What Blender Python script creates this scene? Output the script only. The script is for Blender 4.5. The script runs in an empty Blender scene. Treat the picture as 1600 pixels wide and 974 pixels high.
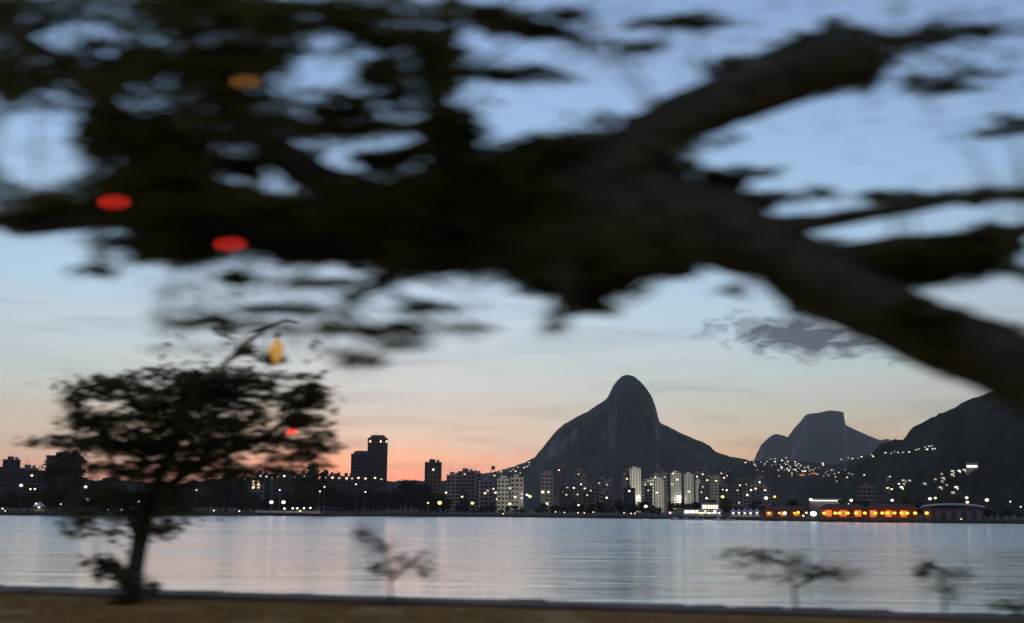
import bpy, bmesh, math, random
import numpy as np
from mathutils import Matrix, Vector, noise
from mathutils.bvhtree import BVHTree

R = math.radians
rng = random.Random(11)
nr = np.random.default_rng(7)
sc = bpy.context.scene
col = sc.collection

# ------------------------------------------------------------------ camera
CAMZ = 3.0
F = 1812.0                       # focal length in photograph pixels (1600 wide)
PITCH = math.atan((800 - 487) / F)
cam = bpy.data.objects.new('camera', bpy.data.cameras.new('camera'))
col.objects.link(cam)
cam.data.sensor_width = 36.0
cam.data.lens = 36.0 * F / 1600
cam.data.clip_start = 0.05
cam.data.clip_end = 60000
ROT = (Matrix.Rotation(math.pi / 2 + PITCH, 3, 'X') @ Matrix.Rotation(R(0.465), 3, 'Z'))
cam.location = (0, 0, CAMZ)
cam.rotation_euler = ROT.to_euler()
cam.data.dof.use_dof = True
cam.data.dof.focus_distance = 900
cam.data.dof.aperture_fstop = 0.55
cam.data.dof.aperture_ratio = 0.4
sc.camera = cam

# ------------------------------------------------------------------ exposure
vs = sc.view_settings
vs.view_transform = 'Standard'; vs.look = 'None'; vs.gamma = 1.0
vs.exposure = 5.75
vs.use_curve_mapping = False
sc.cycles.max_bounces = 6
sc.cycles.volume_bounces = 1
sc.cycles.sample_clamp_indirect = 0.4


def ray(u, v):
    d = ROT @ Vector(((u - 800) / F, (487 - v) / F, -1))
    return d.normalized()


def at(u, v, Y):
    d = ray(u, v)
    return Vector((0, 0, CAMZ)) + d * (Y / d.y)


def on_plane(u, v, z):
    d = ray(u, v)
    return Vector((0, 0, CAMZ)) + d * ((z - CAMZ) / d.z)


# ------------------------------------------------------------------ world: dusk sky
w = bpy.data.worlds.new('World'); sc.world = w; w.use_nodes = True
nt = w.node_tree; N = nt.nodes; L = nt.links
bg = N['Background']


def wm(op, a, b=None, c=None):
    n = N.new('ShaderNodeMath'); n.operation = op
    for i, x in enumerate((a, b, c)):
        if x is None: continue
        if isinstance(x, (int, float)): n.inputs[i].default_value = x
        else: L.new(x, n.inputs[i])
    return n.outputs[0]


sky = N.new('ShaderNodeTexSky'); sky.sky_type = 'NISHITA'; sky.sun_disc = False
sky.sun_elevation = R(-2.0); sky.sun_rotation = R(-7)
sky.altitude = 0; sky.air_density = 1; sky.dust_density = 1; sky.ozone_density = 4
wb = N.new('ShaderNodeMix'); wb.data_type = 'RGBA'; wb.blend_type = 'MULTIPLY'
wb.inputs[0].default_value = 1
L.new(sky.outputs[0], wb.inputs[6])
tc = N.new('ShaderNodeTexCoord')
sep = N.new('ShaderNodeSeparateXYZ'); L.new(tc.outputs['Generated'], sep.inputs[0])
# white balance of the picture: warmer through the low air, cooler overhead, the same all round
wz = N.new('ShaderNodeMapRange'); wz.interpolation_type = 'SMOOTHSTEP'; L.new(sep.outputs[2], wz.inputs[0])
wz.inputs[1].default_value = 0.02; wz.inputs[2].default_value = 0.32
wc = N.new('ShaderNodeMix'); wc.data_type = 'RGBA'; L.new(wz.outputs[0], wc.inputs[0])
wc.inputs[6].default_value = (1.47, 0.905, 0.435, 1); wc.inputs[7].default_value = (1.68, 1.16, 0.52, 1)
L.new(wc.outputs[2], wb.inputs[7])
az = wm('ARCTAN2', sep.outputs[0], sep.outputs[1])
el = wm('ARCSINE', sep.outputs[2])
# thin banded clouds, the same all round the horizon
cv = N.new('ShaderNodeCombineXYZ')
L.new(wm('MULTIPLY', az, 4.0), cv.inputs[0]); L.new(wm('MULTIPLY', el, 42.0), cv.inputs[1])
n1 = N.new('ShaderNodeTexNoise'); n1.inputs['Scale'].default_value = 1.3
n1.inputs['Detail'].default_value = 5; n1.inputs['Roughness'].default_value = 0.55
n1.inputs['Distortion'].default_value = 0.6
L.new(cv.outputs[0], n1.inputs['Vector'])
band = N.new('ShaderNodeMapRange'); L.new(n1.outputs[0], band.inputs[0])
band.inputs[1].default_value = 0.5; band.inputs[2].default_value = 0.72
band.inputs[3].default_value = 0; band.inputs[4].default_value = 0.42
lowfade = N.new('ShaderNodeMapRange'); L.new(el, lowfade.inputs[0])
lowfade.inputs[1].default_value = 0.0; lowfade.inputs[2].default_value = 0.22
lowfade.inputs[3].default_value = 1; lowfade.inputs[4].default_value = 0.3
bandm = wm('MULTIPLY', band.outputs[0], lowfade.outputs[0])
# one ragged dark cloud low in the west
cd = ray(1265, 527); caz = math.atan2(cd.x, cd.y); cel = math.asin(cd.z)
da = wm('DIVIDE', wm('SUBTRACT', az, caz), 0.070)
de = wm('DIVIDE', wm('SUBTRACT', wm('SUBTRACT', el, cel), wm('MULTIPLY', wm('SUBTRACT', az, caz), -0.10)), 0.0155)
rad = wm('SQRT', wm('ADD', wm('MULTIPLY', da, da), wm('MULTIPLY', de, de)))
cv2 = N.new('ShaderNodeCombineXYZ')
L.new(wm('MULTIPLY', az, 45.0), cv2.inputs[0]); L.new(wm('MULTIPLY', el, 110.0), cv2.inputs[1])
n2 = N.new('ShaderNodeTexNoise'); n2.inputs['Scale'].default_value = 1.0
n2.inputs['Detail'].default_value = 4; n2.inputs['Roughness'].default_value = 0.5
n2.inputs['Distortion'].default_value = 0.5
L.new(cv2.outputs[0], n2.inputs['Vector'])
cl = N.new('ShaderNodeMapRange')
L.new(wm('SUBTRACT', wm('ADD', wm('MULTIPLY', n2.outputs[0], 2.4), -0.2), rad), cl.inputs[0])
cl.inputs[1].default_value = -0.35; cl.inputs[2].default_value = 0.6
cl.inputs[3].default_value = 0; cl.inputs[4].default_value = 1.0
tot = wm('MAXIMUM', bandm, cl.outputs[0])
dark = N.new('ShaderNodeMix'); dark.data_type = 'RGBA'; dark.blend_type = 'MULTIPLY'
# thin milky veil of high cloud that greys the colours, the same all round
cv3 = N.new('ShaderNodeCombineXYZ')
L.new(wm('MULTIPLY', az, 2.5), cv3.inputs[0]); L.new(wm('MULTIPLY', el, 14.0), cv3.inputs[1])
n3 = N.new('ShaderNodeTexNoise'); n3.inputs['Scale'].default_value = 1.5; n3.inputs['Detail'].default_value = 6
n3.inputs['Distortion'].default_value = 0.8; L.new(cv3.outputs[0], n3.inputs['Vector'])
ve = N.new('ShaderNodeMapRange'); L.new(n3.outputs[0], ve.inputs[0])
ve.inputs[1].default_value = 0.35; ve.inputs[2].default_value = 0.65; ve.inputs[3].default_value = 0.22; ve.inputs[4].default_value = 0.55
lf2 = N.new('ShaderNodeMapRange'); L.new(el, lf2.inputs[0])
lf2.inputs[1].default_value = 0.10; lf2.inputs[2].default_value = 0.30; lf2.inputs[3].default_value = 1; lf2.inputs[4].default_value = 0.25
bw = N.new('ShaderNodeRGBToBW'); L.new(wb.outputs[2], bw.inputs[0])
vc = N.new('ShaderNodeMix'); vc.data_type = 'RGBA'; vc.blend_type = 'MULTIPLY'; vc.inputs[0].default_value = 1
L.new(bw.outputs[0], vc.inputs[6]); vc.inputs[7].default_value = (1.05, 0.99, 1.0, 1)
veil = N.new('ShaderNodeMix'); veil.data_type = 'RGBA'
L.new(wm('MULTIPLY', ve.outputs[0], lf2.outputs[0]), veil.inputs[0]); L.new(wb.outputs[2], veil.inputs[6]); L.new(vc.outputs[2], veil.inputs[7])
L.new(tot, dark.inputs[0]); L.new(veil.outputs[2], dark.inputs[6])
dark.inputs[7].default_value = (0.20, 0.195, 0.22, 1)
L.new(dark.outputs[2], bg.inputs[0])
bg.inputs[1].default_value = 0.1


# ------------------------------------------------------------------ helpers
def tag(o, label=None, cat=None, group=None, kind=None):
    if label: o['label'] = label
    if cat: o['category'] = cat
    if group: o['group'] = group
    if kind: o['kind'] = kind
    return o


def link(name, me, mat=None, parent=None, loc=None):
    o = bpy.data.objects.new(name, me)
    col.objects.link(o)
    if mat is not None and me is not None:
        for m in (mat if isinstance(mat, (list, tuple)) else [mat]):
            me.materials.append(m)
    if parent: o.parent = parent
    if loc is not None: o.location = loc
    return o


def empty(name, loc, rz=0.0):
    o = bpy.data.objects.new(name, None); col.objects.link(o)
    o.location = loc; o.rotation_euler = (0, 0, rz); o.empty_display_size = 0.3
    return o


def dup(o, parent=None):
    c = o.copy(); col.objects.link(c)
    if parent: c.parent = parent
    for ch in list(o.children): dup(ch, c)
    return c


class MB:
    """collects vertices and faces, builds one mesh object"""
    def __init__(s): s.v = []; s.f = []; s.m = []

    def quad(s, a, b, c, d, mi=0):
        i = len(s.v); s.v += [tuple(a), tuple(b), tuple(c), tuple(d)]
        s.f.append((i, i + 1, i + 2, i + 3)); s.m.append(mi)

    def box(s, x0, x1, y0, y1, z0, z1, mi=0, taper=1.0):
        i = len(s.v); cx, cy = (x0 + x1) / 2, (y0 + y1) / 2
        for z, t in ((z0, 1), (z1, taper)):
            for x, y in ((x0, y0), (x1, y0), (x1, y1), (x0, y1)):
                s.v.append((cx + (x - cx) * t, cy + (y - cy) * t, z))
        for q in ((0, 3, 2, 1), (4, 5, 6, 7), (0, 1, 5, 4), (1, 2, 6, 5), (2, 3, 7, 6), (3, 0, 4, 7)):
            s.f.append(tuple(i + k for k in q)); s.m.append(mi)

    def tube(s, pts, rads, n=8, mi=0, cap=True, wob=0.0, seed=0):
        pts = [Vector(p) for p in pts]; rings = []
        up = Vector((0.13, 0.21, 1)).normalized()
        for k, p in enumerate(pts):
            t = (pts[min(k + 1, len(pts) - 1)] - pts[max(k - 1, 0)]).normalized()
            a = t.cross(up)
            if a.length < 0.05: a = t.cross(Vector((1, 0.2, 0)))
            a.normalize(); b = t.cross(a); i = len(s.v)
            for j in range(n):
                th = 2 * math.pi * j / n
                r = rads[k]
                if wob: r *= 1 + wob * noise.noise(Vector((math.cos(th) * 1.5 + seed, math.sin(th) * 1.5, k * 0.55)))
                s.v.append(tuple(p + a * (r * math.cos(th)) + b * (r * math.sin(th))))
            rings.append(i)
        for k in range(len(pts) - 1):
            for j in range(n):
                j2 = (j + 1) % n
                s.f.append((rings[k] + j, rings[k] + j2, rings[k + 1] + j2, rings[k + 1] + j)); s.m.append(mi)
        if cap:
            s.f.append(tuple(rings[0] + j for j in range(n))); s.m.append(mi)
            s.f.append(tuple(rings[-1] + j for j in reversed(range(n)))); s.m.append(mi)

    def ball(s, c, rx, ry, rz, n=10, m=6, mi=0):
        i0 = len(s.v); c = Vector(c)
        for a in range(m + 1):
            ph = math.pi * a / m
            for b in range(n):
                th = 2 * math.pi * b / n
                s.v.append((c.x + rx * math.sin(ph) * math.cos(th), c.y + ry * math.sin(ph) * math.sin(th), c.z + rz * math.cos(ph)))
        for a in range(m):
            for b in range(n):
                b2 = (b + 1) % n
                s.f.append((i0 + a * n + b, i0 + (a + 1) * n + b, i0 + (a + 1) * n + b2, i0 + a * n + b2)); s.m.append(mi)

    def build(s, name, mat, parent=None, loc=None, smooth=False):
        me = bpy.data.meshes.new(name)
        me.from_pydata(s.v, [], s.f)
        o = link(name, me, mat, parent, loc)
        if len(me.materials) > 1: me.polygons.foreach_set('material_index', s.m)
        if smooth: me.polygons.foreach_set('use_smooth', [True] * len(me.polygons))
        me.update()
        return o


# ------------------------------------------------------------------ materials
def pmat(name, color, rough=0.8, var=0.25, scale=1.0, color2=None, bump=0.0, metallic=0.0, coords='Object', spec=0.3, detail=6):
    m = bpy.data.materials.new(name); m.use_nodes = True
    t = m.node_tree; b = t.nodes['Principled BSDF']
    b.inputs['Roughness'].default_value = rough; b.inputs['Metallic'].default_value = metallic
    b.inputs['Specular IOR Level'].default_value = spec
    c = t.nodes.new('ShaderNodeTexCoord'); nz = t.nodes.new('ShaderNodeTexNoise')
    nz.inputs['Scale'].default_value = scale; nz.inputs['Detail'].default_value = detail
    t.links.new(c.outputs[coords], nz.inputs['Vector'])
    rp = t.nodes.new('ShaderNodeValToRGB'); t.links.new(nz.outputs[0], rp.inputs[0])
    c2 = color2 or tuple(x * (1 + var) for x in color)
    c1 = color if color2 else tuple(x * (1 - var) for x in color)
    rp.color_ramp.elements[0].position = 0.35; rp.color_ramp.elements[1].position = 0.66
    rp.color_ramp.elements[0].color = (*c1, 1); rp.color_ramp.elements[1].color = (*c2, 1)
    t.links.new(rp.outputs[0], b.inputs['Base Color'])
    if bump:
        bp = t.nodes.new('ShaderNodeBump'); bp.inputs['Strength'].default_value = bump
        bp.inputs['Distance'].default_value = 1.0 / scale * 0.3
        t.links.new(nz.outputs[0], bp.inputs['Height']); t.links.new(bp.outputs[0], b.inputs['Normal'])
    return m


def emat(name, color, strength, sample=True):
    m = bpy.data.materials.new(name); m.use_nodes = True
    b = m.node_tree.nodes['Principled BSDF']
    b.inputs['Base Color'].default_value = (*[min(0.8, x) for x in color], 1)
    b.inputs['Emission Color'].default_value = (*color, 1)
    b.inputs['Emission Strength'].default_value = strength
    b.inputs['Roughness'].default_value = 0.5
    if not sample: m.cycles.emission_sampling = 'NONE'
    return m


def leafmat(name, c1, c2, trans=0.3, scale=0.6):
    m = bpy.data.materials.new(name); m.use_nodes = True
    t = m.node_tree; b = t.nodes['Principled BSDF']; out = t.nodes['Material Output']
    c = t.nodes.new('ShaderNodeTexCoord'); nz = t.nodes.new('ShaderNodeTexNoise')
    nz.inputs['Scale'].default_value = scale; nz.inputs['Detail'].default_value = 4
    t.links.new(c.outputs['Object'], nz.inputs['Vector'])
    rp = t.nodes.new('ShaderNodeValToRGB'); t.links.new(nz.outputs[0], rp.inputs[0])
    rp.color_ramp.elements[0].position = 0.36; rp.color_ramp.elements[1].position = 0.64
    rp.color_ramp.elements[0].color = (*c1, 1); rp.color_ramp.elements[1].color = (*c2, 1)
    t.links.new(rp.outputs[0], b.inputs['Base Color']); b.inputs['Roughness'].default_value = 0.55
    b.inputs['Specular IOR Level'].default_value = 0.25
    tr = t.nodes.new('ShaderNodeBsdfTranslucent'); t.links.new(rp.outputs[0], tr.inputs[0])
    mx = t.nodes.new('ShaderNodeMixShader'); mx.inputs[0].default_value = trans
    t.links.new(b.outputs[0], mx.inputs[1]); t.links.new(tr.outputs[0], mx.inputs[2])
    t.links.new(mx.outputs[0], out.inputs['Surface'])
    return m


M = dict(
    bark=pmat('bark', (0.085, 0.095, 0.06), 0.95, scale=11, var=0.55, bump=1.0),
    leaf=leafmat('leaf_big', (0.11, 0.125, 0.03), (0.23, 0.22, 0.06), 0.6, 1.1),
    spray=leafmat('leaf_spray', (0.14, 0.16, 0.035), (0.25, 0.25, 0.065), 0.7, 1.0),
    leafy=leafmat('leaf_young', (0.09, 0.095, 0.035), (0.19, 0.17, 0.06), 0.55, 1.5),
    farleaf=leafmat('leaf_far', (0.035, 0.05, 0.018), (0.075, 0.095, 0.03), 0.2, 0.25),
    lamplit_leaf=leafmat('leaf_lamplit', (0.10, 0.14, 0.02), (0.20, 0.24, 0.04), 0.3, 0.4),  # brighter copy of the far leaves, lamp light put into the colour
    trunk=pmat('far_trunk', (0.05, 0.04, 0.03), 0.95, scale=2),
    soil=pmat('bank_soil', (0.40, 0.21, 0.04), 0.95, scale=1.7, color2=(0.52, 0.30, 0.07), bump=0.4),
    straw=leafmat('grass_blade', (0.30, 0.19, 0.05), (0.42, 0.27, 0.08), 0.3, 2.0),
    concrete=pmat('path_concrete', (0.18, 0.15, 0.11), 0.85, scale=1.2, var=0.2, bump=0.15),
    stone=pmat('edge_stone', (0.12, 0.10, 0.07), 0.9, scale=3, var=0.4, bump=0.4),
    land=pmat('far_land', (0.05, 0.06, 0.03), 0.95, scale=0.02, color2=(0.09, 0.085, 0.05)),
    wallw=pmat('wall_white', (0.74, 0.73, 0.66), 0.85, scale=0.12, var=0.10),
    wallg=pmat('wall_grey', (0.36, 0.35, 0.33), 0.85, scale=0.12, var=0.2),
    wallb=pmat('wall_brown', (0.25, 0.23, 0.195), 0.85, scale=0.12, var=0.2),
    walld=pmat('wall_dark', (0.10, 0.11, 0.10), 0.7, scale=0.12, var=0.25),
    slab=pmat('slab', (0.45, 0.44, 0.41), 0.85, scale=0.2, var=0.15),
    glass=pmat('window_glass', (0.03, 0.035, 0.04), 0.15, scale=0.3, var=0.3, spec=0.5),
    roof=pmat('roof_tile', (0.17, 0.07, 0.04), 0.85, scale=0.6, var=0.3),
    roofg=pmat('roof_metal', (0.33, 0.34, 0.36), 0.5, scale=0.2, var=0.15),
    metal=pmat('lamp_metal', (0.18, 0.18, 0.18), 0.5, scale=2, metallic=0.6),
    timber=pmat('pier_timber', (0.22, 0.15, 0.09), 0.85, scale=1.5, var=0.3),
    canvas=pmat('tent_canvas', (0.72, 0.70, 0.64), 0.8, scale=0.8, var=0.08),
    hullw=pmat('hull_white', (0.78, 0.77, 0.74), 0.4, scale=0.4, var=0.06),
    orangewall=pmat('ochre_wall', (0.42, 0.20, 0.08), 0.85, scale=0.4, var=0.2),
    cord=pmat('cord', (0.03, 0.03, 0.03), 0.9, scale=5),
    e_white=emat('light_white', (1.0, 0.93, 0.78), 0.045),
    e_warm=emat('light_warm', (1.0, 0.74, 0.34), 0.04),
    e_orange=emat('light_orange', (1.0, 0.30, 0.03), 0.075),
    e_yellow=emat('light_yellow', (1.0, 0.86, 0.25), 0.045),
    e_pink=emat('light_pink', (1.0, 0.25, 0.75), 0.12),
    w_white=emat('window_lit_white', (1.0, 0.95, 0.82), 0.045, False),
    w_warm=emat('window_lit_warm', (1.0, 0.75, 0.40), 0.045, False),
    w_dim=emat('window_lit_dim', (1.0, 0.86, 0.62), 0.014, False),
    w_orange=emat('window_lit_orange', (1.0, 0.30, 0.05), 0.014, False),
    e_red=emat('reflection_red', (1.0, 0.03, 0.02), 0.05),  # glow colours of the added car-window reflection shapes
    e_amber=emat('reflection_amber', (1.0, 0.42, 0.10), 0.01),
    e_cream=emat('reflection_cream', (1.0, 0.80, 0.45), 0.004),
    e_gold=emat('reflection_gold', (0.85, 0.45, 0.08), 0.01),
)


# forest and rock of the mountains
def mountmat(name, forest1, forest2, rock, rockamt, fs):
    m = bpy.data.materials.new(name); m.use_nodes = True
    t = m.node_tree; b = t.nodes['Principled BSDF']; b.inputs['Roughness'].default_value = 0.95
    b.inputs['Specular IOR Level'].default_value = 0.1
    c = t.nodes.new('ShaderNodeTexCoord')
    n1 = t.nodes.new('ShaderNodeTexNoise'); n1.inputs['Scale'].default_value = fs; n1.inputs['Detail'].default_value = 8
    n1.inputs['Roughness'].default_value = 0.65
    n2 = t.nodes.new('ShaderNodeTexNoise'); n2.inputs['Scale'].default_value = fs * 0.12; n2.inputs['Detail'].default_value = 5
    mp = t.nodes.new('ShaderNodeMapping'); mp.inputs['Scale'].default_value = (1, 1, 0.35)
    t.links.new(c.outputs['Object'], n1.inputs['Vector'])
    t.links.new(c.outputs['Object'], mp.inputs[0]); t.links.new(mp.outputs[0], n2.inputs['Vector'])
    rp = t.nodes.new('ShaderNodeValToRGB'); t.links.new(n1.outputs[0], rp.inputs[0])
    rp.color_ramp.elements[0].position = 0.35; rp.color_ramp.elements[1].position = 0.65
    rp.color_ramp.elements[0].color = (*forest1, 1); rp.color_ramp.elements[1].color = (*forest2, 1)
    ge = t.nodes.new('ShaderNodeNewGeometry'); sp = t.nodes.new('ShaderNodeSeparateXYZ')
    t.links.new(ge.outputs['True Normal'], sp.inputs[0])
    ma = t.nodes.new('ShaderNodeMath'); ma.operation = 'MULTIPLY_ADD'
    t.links.new(sp.outputs[2], ma.inputs[0]); ma.inputs[1].default_value = -0.5; t.links.new(n2.outputs[0], ma.inputs[2])
    mr = t.nodes.new('ShaderNodeMapRange'); t.links.new(ma.outputs[0], mr.inputs[0])
    mr.inputs[1].default_value = 0.38 - rockamt; mr.inputs[2].default_value = 0.48 - rockamt
    mx = t.nodes.new('ShaderNodeMix'); mx.data_type = 'RGBA'
    t.links.new(mr.outputs[0], mx.inputs[0]); t.links.new(rp.outputs[0], mx.inputs[6]); mx.inputs[7].default_value = (*rock, 1)
    t.links.new(mx.outputs[2], b.inputs['Base Color'])
    bp = t.nodes.new('ShaderNodeBump'); bp.inputs['Strength'].default_value = 0.8; bp.inputs['Distance'].default_value = 8
    t.links.new(n1.outputs[0], bp.inputs['Height']); t.links.new(bp.outputs[0], b.inputs['Normal'])
    return m


M['mount'] = mountmat('mountain_forest', (0.02, 0.028, 0.014), (0.075, 0.085, 0.045), (0.22, 0.20, 0.19), 0.14, 0.035)
M['hill'] = mountmat('hill_forest', (0.016, 0.024, 0.010), (0.04, 0.048, 0.02), (0.07, 0.065, 0.055), -0.05, 0.06)

# water
wm_ = bpy.data.materials.new('lagoon_water'); wm_.use_nodes = True
t = wm_.node_tree; b = t.nodes['Principled BSDF']
b.inputs['Base Color'].default_value = (0.86, 0.81, 0.74, 1)
b.inputs['Roughness'].default_value = 0.14; b.inputs['IOR'].default_value = 2.2; b.inputs['Metallic'].default_value = 0.85
c = t.nodes.new('ShaderNodeTexCoord')
hs = []
for scl, dist, strg, st in ((0.09, 0.6, 2.6, 1.8), (0.35, 0.5, 1.0, 1.6), (1.6, 0.9, 0.45, 1.4), (6.0, 0.5, 0.14, 1.0)):
    mp = t.nodes.new('ShaderNodeMapping'); mp.inputs['Scale'].default_value = (scl * 0.6, scl * st, scl)
    mp.inputs['Rotation'].default_value = (0, 0, 0.12)
    nz = t.nodes.new('ShaderNodeTexNoise'); nz.inputs['Scale'].default_value = 1.0
    nz.inputs['Detail'].default_value = 3; nz.inputs['Distortion'].default_value = dist
    t.links.new(c.outputs['Object'], mp.inputs[0]); t.links.new(mp.outputs[0], nz.inputs['Vector'])
    mu = t.nodes.new('ShaderNodeMath'); mu.operation = 'MULTIPLY'; mu.inputs[1].default_value = strg
    t.links.new(nz.outputs[0], mu.inputs[0]); hs.append(mu.outputs[0])
a1 = t.nodes.new('ShaderNodeMath'); t.links.new(hs[0], a1.inputs[0]); t.links.new(hs[1], a1.inputs[1])
a3 = t.nodes.new('ShaderNodeMath'); t.links.new(hs[2], a3.inputs[0]); t.links.new(hs[3], a3.inputs[1])
a2 = t.nodes.new('ShaderNodeMath'); t.links.new(a1.outputs[0], a2.inputs[0]); t.links.new(a3.outputs[0], a2.inputs[1])
pn = t.nodes.new('ShaderNodeTexNoise'); pn.inputs['Scale'].default_value = 0.02; pn.inputs['Detail'].default_value = 3
pm = t.nodes.new('ShaderNodeMapping'); pm.inputs['Scale'].default_value = (0.5, 2.2, 1)
t.links.new(c.outputs['Object'], pm.inputs[0]); t.links.new(pm.outputs[0], pn.inputs['Vector'])
pr = t.nodes.new('ShaderNodeMapRange'); t.links.new(pn.outputs[0], pr.inputs[0])
pr.inputs[1].default_value = 0.35; pr.inputs[2].default_value = 0.65; pr.inputs[3].default_value = 0.3; pr.inputs[4].default_value = 1.3
sy = t.nodes.new('ShaderNodeSeparateXYZ'); t.links.new(c.outputs['Object'], sy.inputs[0])
lee = t.nodes.new('ShaderNodeMapRange'); lee.interpolation_type = 'SMOOTHSTEP'; t.links.new(sy.outputs[1], lee.inputs[0])
lee.inputs[1].default_value = 40; lee.inputs[2].default_value = 230; lee.inputs[3].default_value = 0.22; lee.inputs[4].default_value = 1.3
ml = t.nodes.new('ShaderNodeMath'); ml.operation = 'MULTIPLY'; t.links.new(pr.outputs[0], ml.inputs[0]); t.links.new(lee.outputs[0], ml.inputs[1])
bp = t.nodes.new('ShaderNodeBump'); bp.inputs['Distance'].default_value = 0.25
t.links.new(ml.outputs[0], bp.inputs['Strength'])
t.links.new(a2.outputs[0], bp.inputs['Height']); t.links.new(bp.outputs[0], b.inputs['Normal'])
M['water'] = wm_

# ------------------------------------------------------------------ setting: water, banks, land
GZ = 1.4                                              # near bank level
me = bpy.data.meshes.new('water')
me.from_pydata([(-6000, 5, 0), (6000, 5, 0), (6000, 4000, 0), (-6000, 4000, 0)], [], [(0, 1, 2, 3)])
tag(link('water', me, M['water']), 'rippled grey lagoon water reflecting the dusk sky', 'water', kind='structure')

EA = on_plane(0, 920, GZ); EB = on_plane(1600, 966, GZ)


def edge_pt(x, off=0.0):
    k = (x - EA.x) / (EB.x - EA.x)
    return EA.y + (EB.y - EA.y) * k + off + 0.10 * noise.noise(Vector((x * 0.25, 1.3, 0)))


mb = MB(); xs = [-400, -120, -60] + [-40 + i * 0.5 for i in range(161)] + [60, 120, 400]
prev = None
for x in xs:
    yb = max(min(edge_pt(x), 120), 4)
    rowp = []
    for k in range(12):
        f = k / 11
        y = -200 + (yb + 200) * (1 - (1 - f) ** 3)
        z = GZ + 0.03 * noise.noise(Vector((x * 0.5, y * 0.5, 0)))
        rowp.append((x, y, z - (0.02 if k == 11 else 0)))
    rowp.append((x, yb + 0.5, GZ - 0.25)); rowp.append((x, yb + 1.3, -0.6))
    i = len(mb.v); mb.v += rowp
    if prev is not None:
        for k in range(len(rowp) - 1):
            mb.f.append((prev + k, i + k, i + k + 1, prev + k + 1)); mb.m.append(0)
    prev = i
tag(mb.build('ground', M['soil'], smooth=True), 'brown earth bank beside the lagoon', 'ground', kind='structure')

# pale footpath beside the water
path = empty('path', (0, 0, 0)); tag(path, 'pale concrete footpath along the brown bank edge', 'path', kind='structure')
xx = -45.0; slab_i = 0
while xx < 45:
    x0, x1 = xx, xx + 2.4
    wd = 1.35 - 0.018 * (xx + 10)
    wd = max(0.5, min(1.7, wd))
    dz = rng.uniform(0, 0.02)
    m_ = MB(); i = 0
    p = [(x0 + .02, edge_pt(x0, -wd), GZ - .08), (x1 - .02, edge_pt(x1, -wd), GZ - .08), (x1 - .02, edge_pt(x1, -.25), GZ - .08), (x0 + .02, edge_pt(x0, -.25), GZ - .08)]
    m_.v = p + [(a, b_, GZ + .06 + dz) for a, b_, _ in p]
    for q in ((0, 3, 2, 1), (4, 5, 6, 7), (0, 1, 5, 4), (1, 2, 6, 5), (2, 3, 7, 6), (3, 0, 4, 7)):
        m_.f.append(q); m_.m.append(0)
    m_.build('slab', M['concrete'], path)
    xx += 2.4
# dark stone edging at the waterside
edg = empty('stone_edging', (0, 0, 0)); tag(edg, 'dark stones lining the near bank edge above the water', 'edging', kind='structure')
xx = -40.0
while xx < 40:
    ln = rng.uniform(0.5, 0.95)
    m_ = MB(); h = rng.uniform(0.02, 0.06)
    m_.box(xx + .02, xx + ln - .02, edge_pt(xx) - .2, edge_pt(xx) + .12 + rng.uniform(0, .06), GZ - .3, GZ + h, taper=rng.uniform(.86, .96))
    m_.build('stone', M['stone'], edg)
    xx += ln

# dry grass on the near bank
def blades(name, n, region, hmin, hmax, mat):
    V = np.zeros((n, 3, 3)); i = 0
    while i < n:
        x, y = region()
        h = rng.uniform(hmin, hmax); a = rng.uniform(0, 6.28); wv = rng.uniform(.006, .014)
        ca, sa = math.cos(a) * wv, math.sin(a) * wv
        lx, ly = rng.uniform(-.6, .6) * h, rng.uniform(-.6, .6) * h
        z = GZ
        V[i] = ((x - ca, y - sa, z), (x + ca, y + sa, z), (x + lx, y + ly, z + h)); i += 1
    me = bpy.data.meshes.new(name)
    me.from_pydata(V.reshape(-1, 3).tolist(), [], [(3 * k, 3 * k + 1, 3 * k + 2) for k in range(n)])
    return link(name, me, mat)


def reg():
    while True:
        x = rng.uniform(-13, 11); y = rng.uniform(13.5, 24)
        if y < edge_pt(x) - 1.75 and noise.noise(Vector((x * .7, y * .7, 5))) > -0.25: return x, y


tag(blades('grass', 26000, reg, .03, .10, M['straw']), 'short dry brown grass on the near bank', 'grass', kind='stuff')

# far shore
SH = [(-900, 812), (-300, 806), (0, 805.5), (400, 806), (800, 808.5), (1100, 812), (1300, 815.5), (1600, 819), (1900, 824), (2500, 832)]


def shore_v(u):
    for (a, va), (b_, vb) in zip(SH, SH[1:]):
        if a <= u <= b_: return va + (vb - va) * (u - a) / (b_ - a)
    return SH[0][1] if u < SH[0][0] else SH[-1][1]


def shore(u): return on_plane(u, shore_v(u), 0.0)


LZ = 1.6
mb = MB(); prev = None
for u in [-900 + 40 * k for k in range(86)]:
    s = shore(u); d = Vector((s.x, s.y, 0)).normalized()
    if u == -900: d = Vector((-0.9, 0.44, 0)).normalized()
    rp_ = [(s.x, s.y, -0.8)]
    s2 = s
    for off, z in ((0.6, 0.9), (3, LZ), (60, LZ + .3), (300, LZ + 1), (900, LZ + 3), (3000, LZ + 6), (9500, LZ + 8)):
        rp_.append((s2.x + d.x * off, s2.y + d.y * off, z))
    i = len(mb.v); mb.v += rp_
    if prev is not None:
        for k in range(len(rp_) - 1):
            mb.f.append((prev + k, i + k, i + k + 1, prev + k + 1)); mb.m.append(0)
    prev = i
tag(mb.build('land', M['land']), 'dark far shore land behind the lagoon', 'land', kind='structure')


# mountains
bvhs = []


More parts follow.
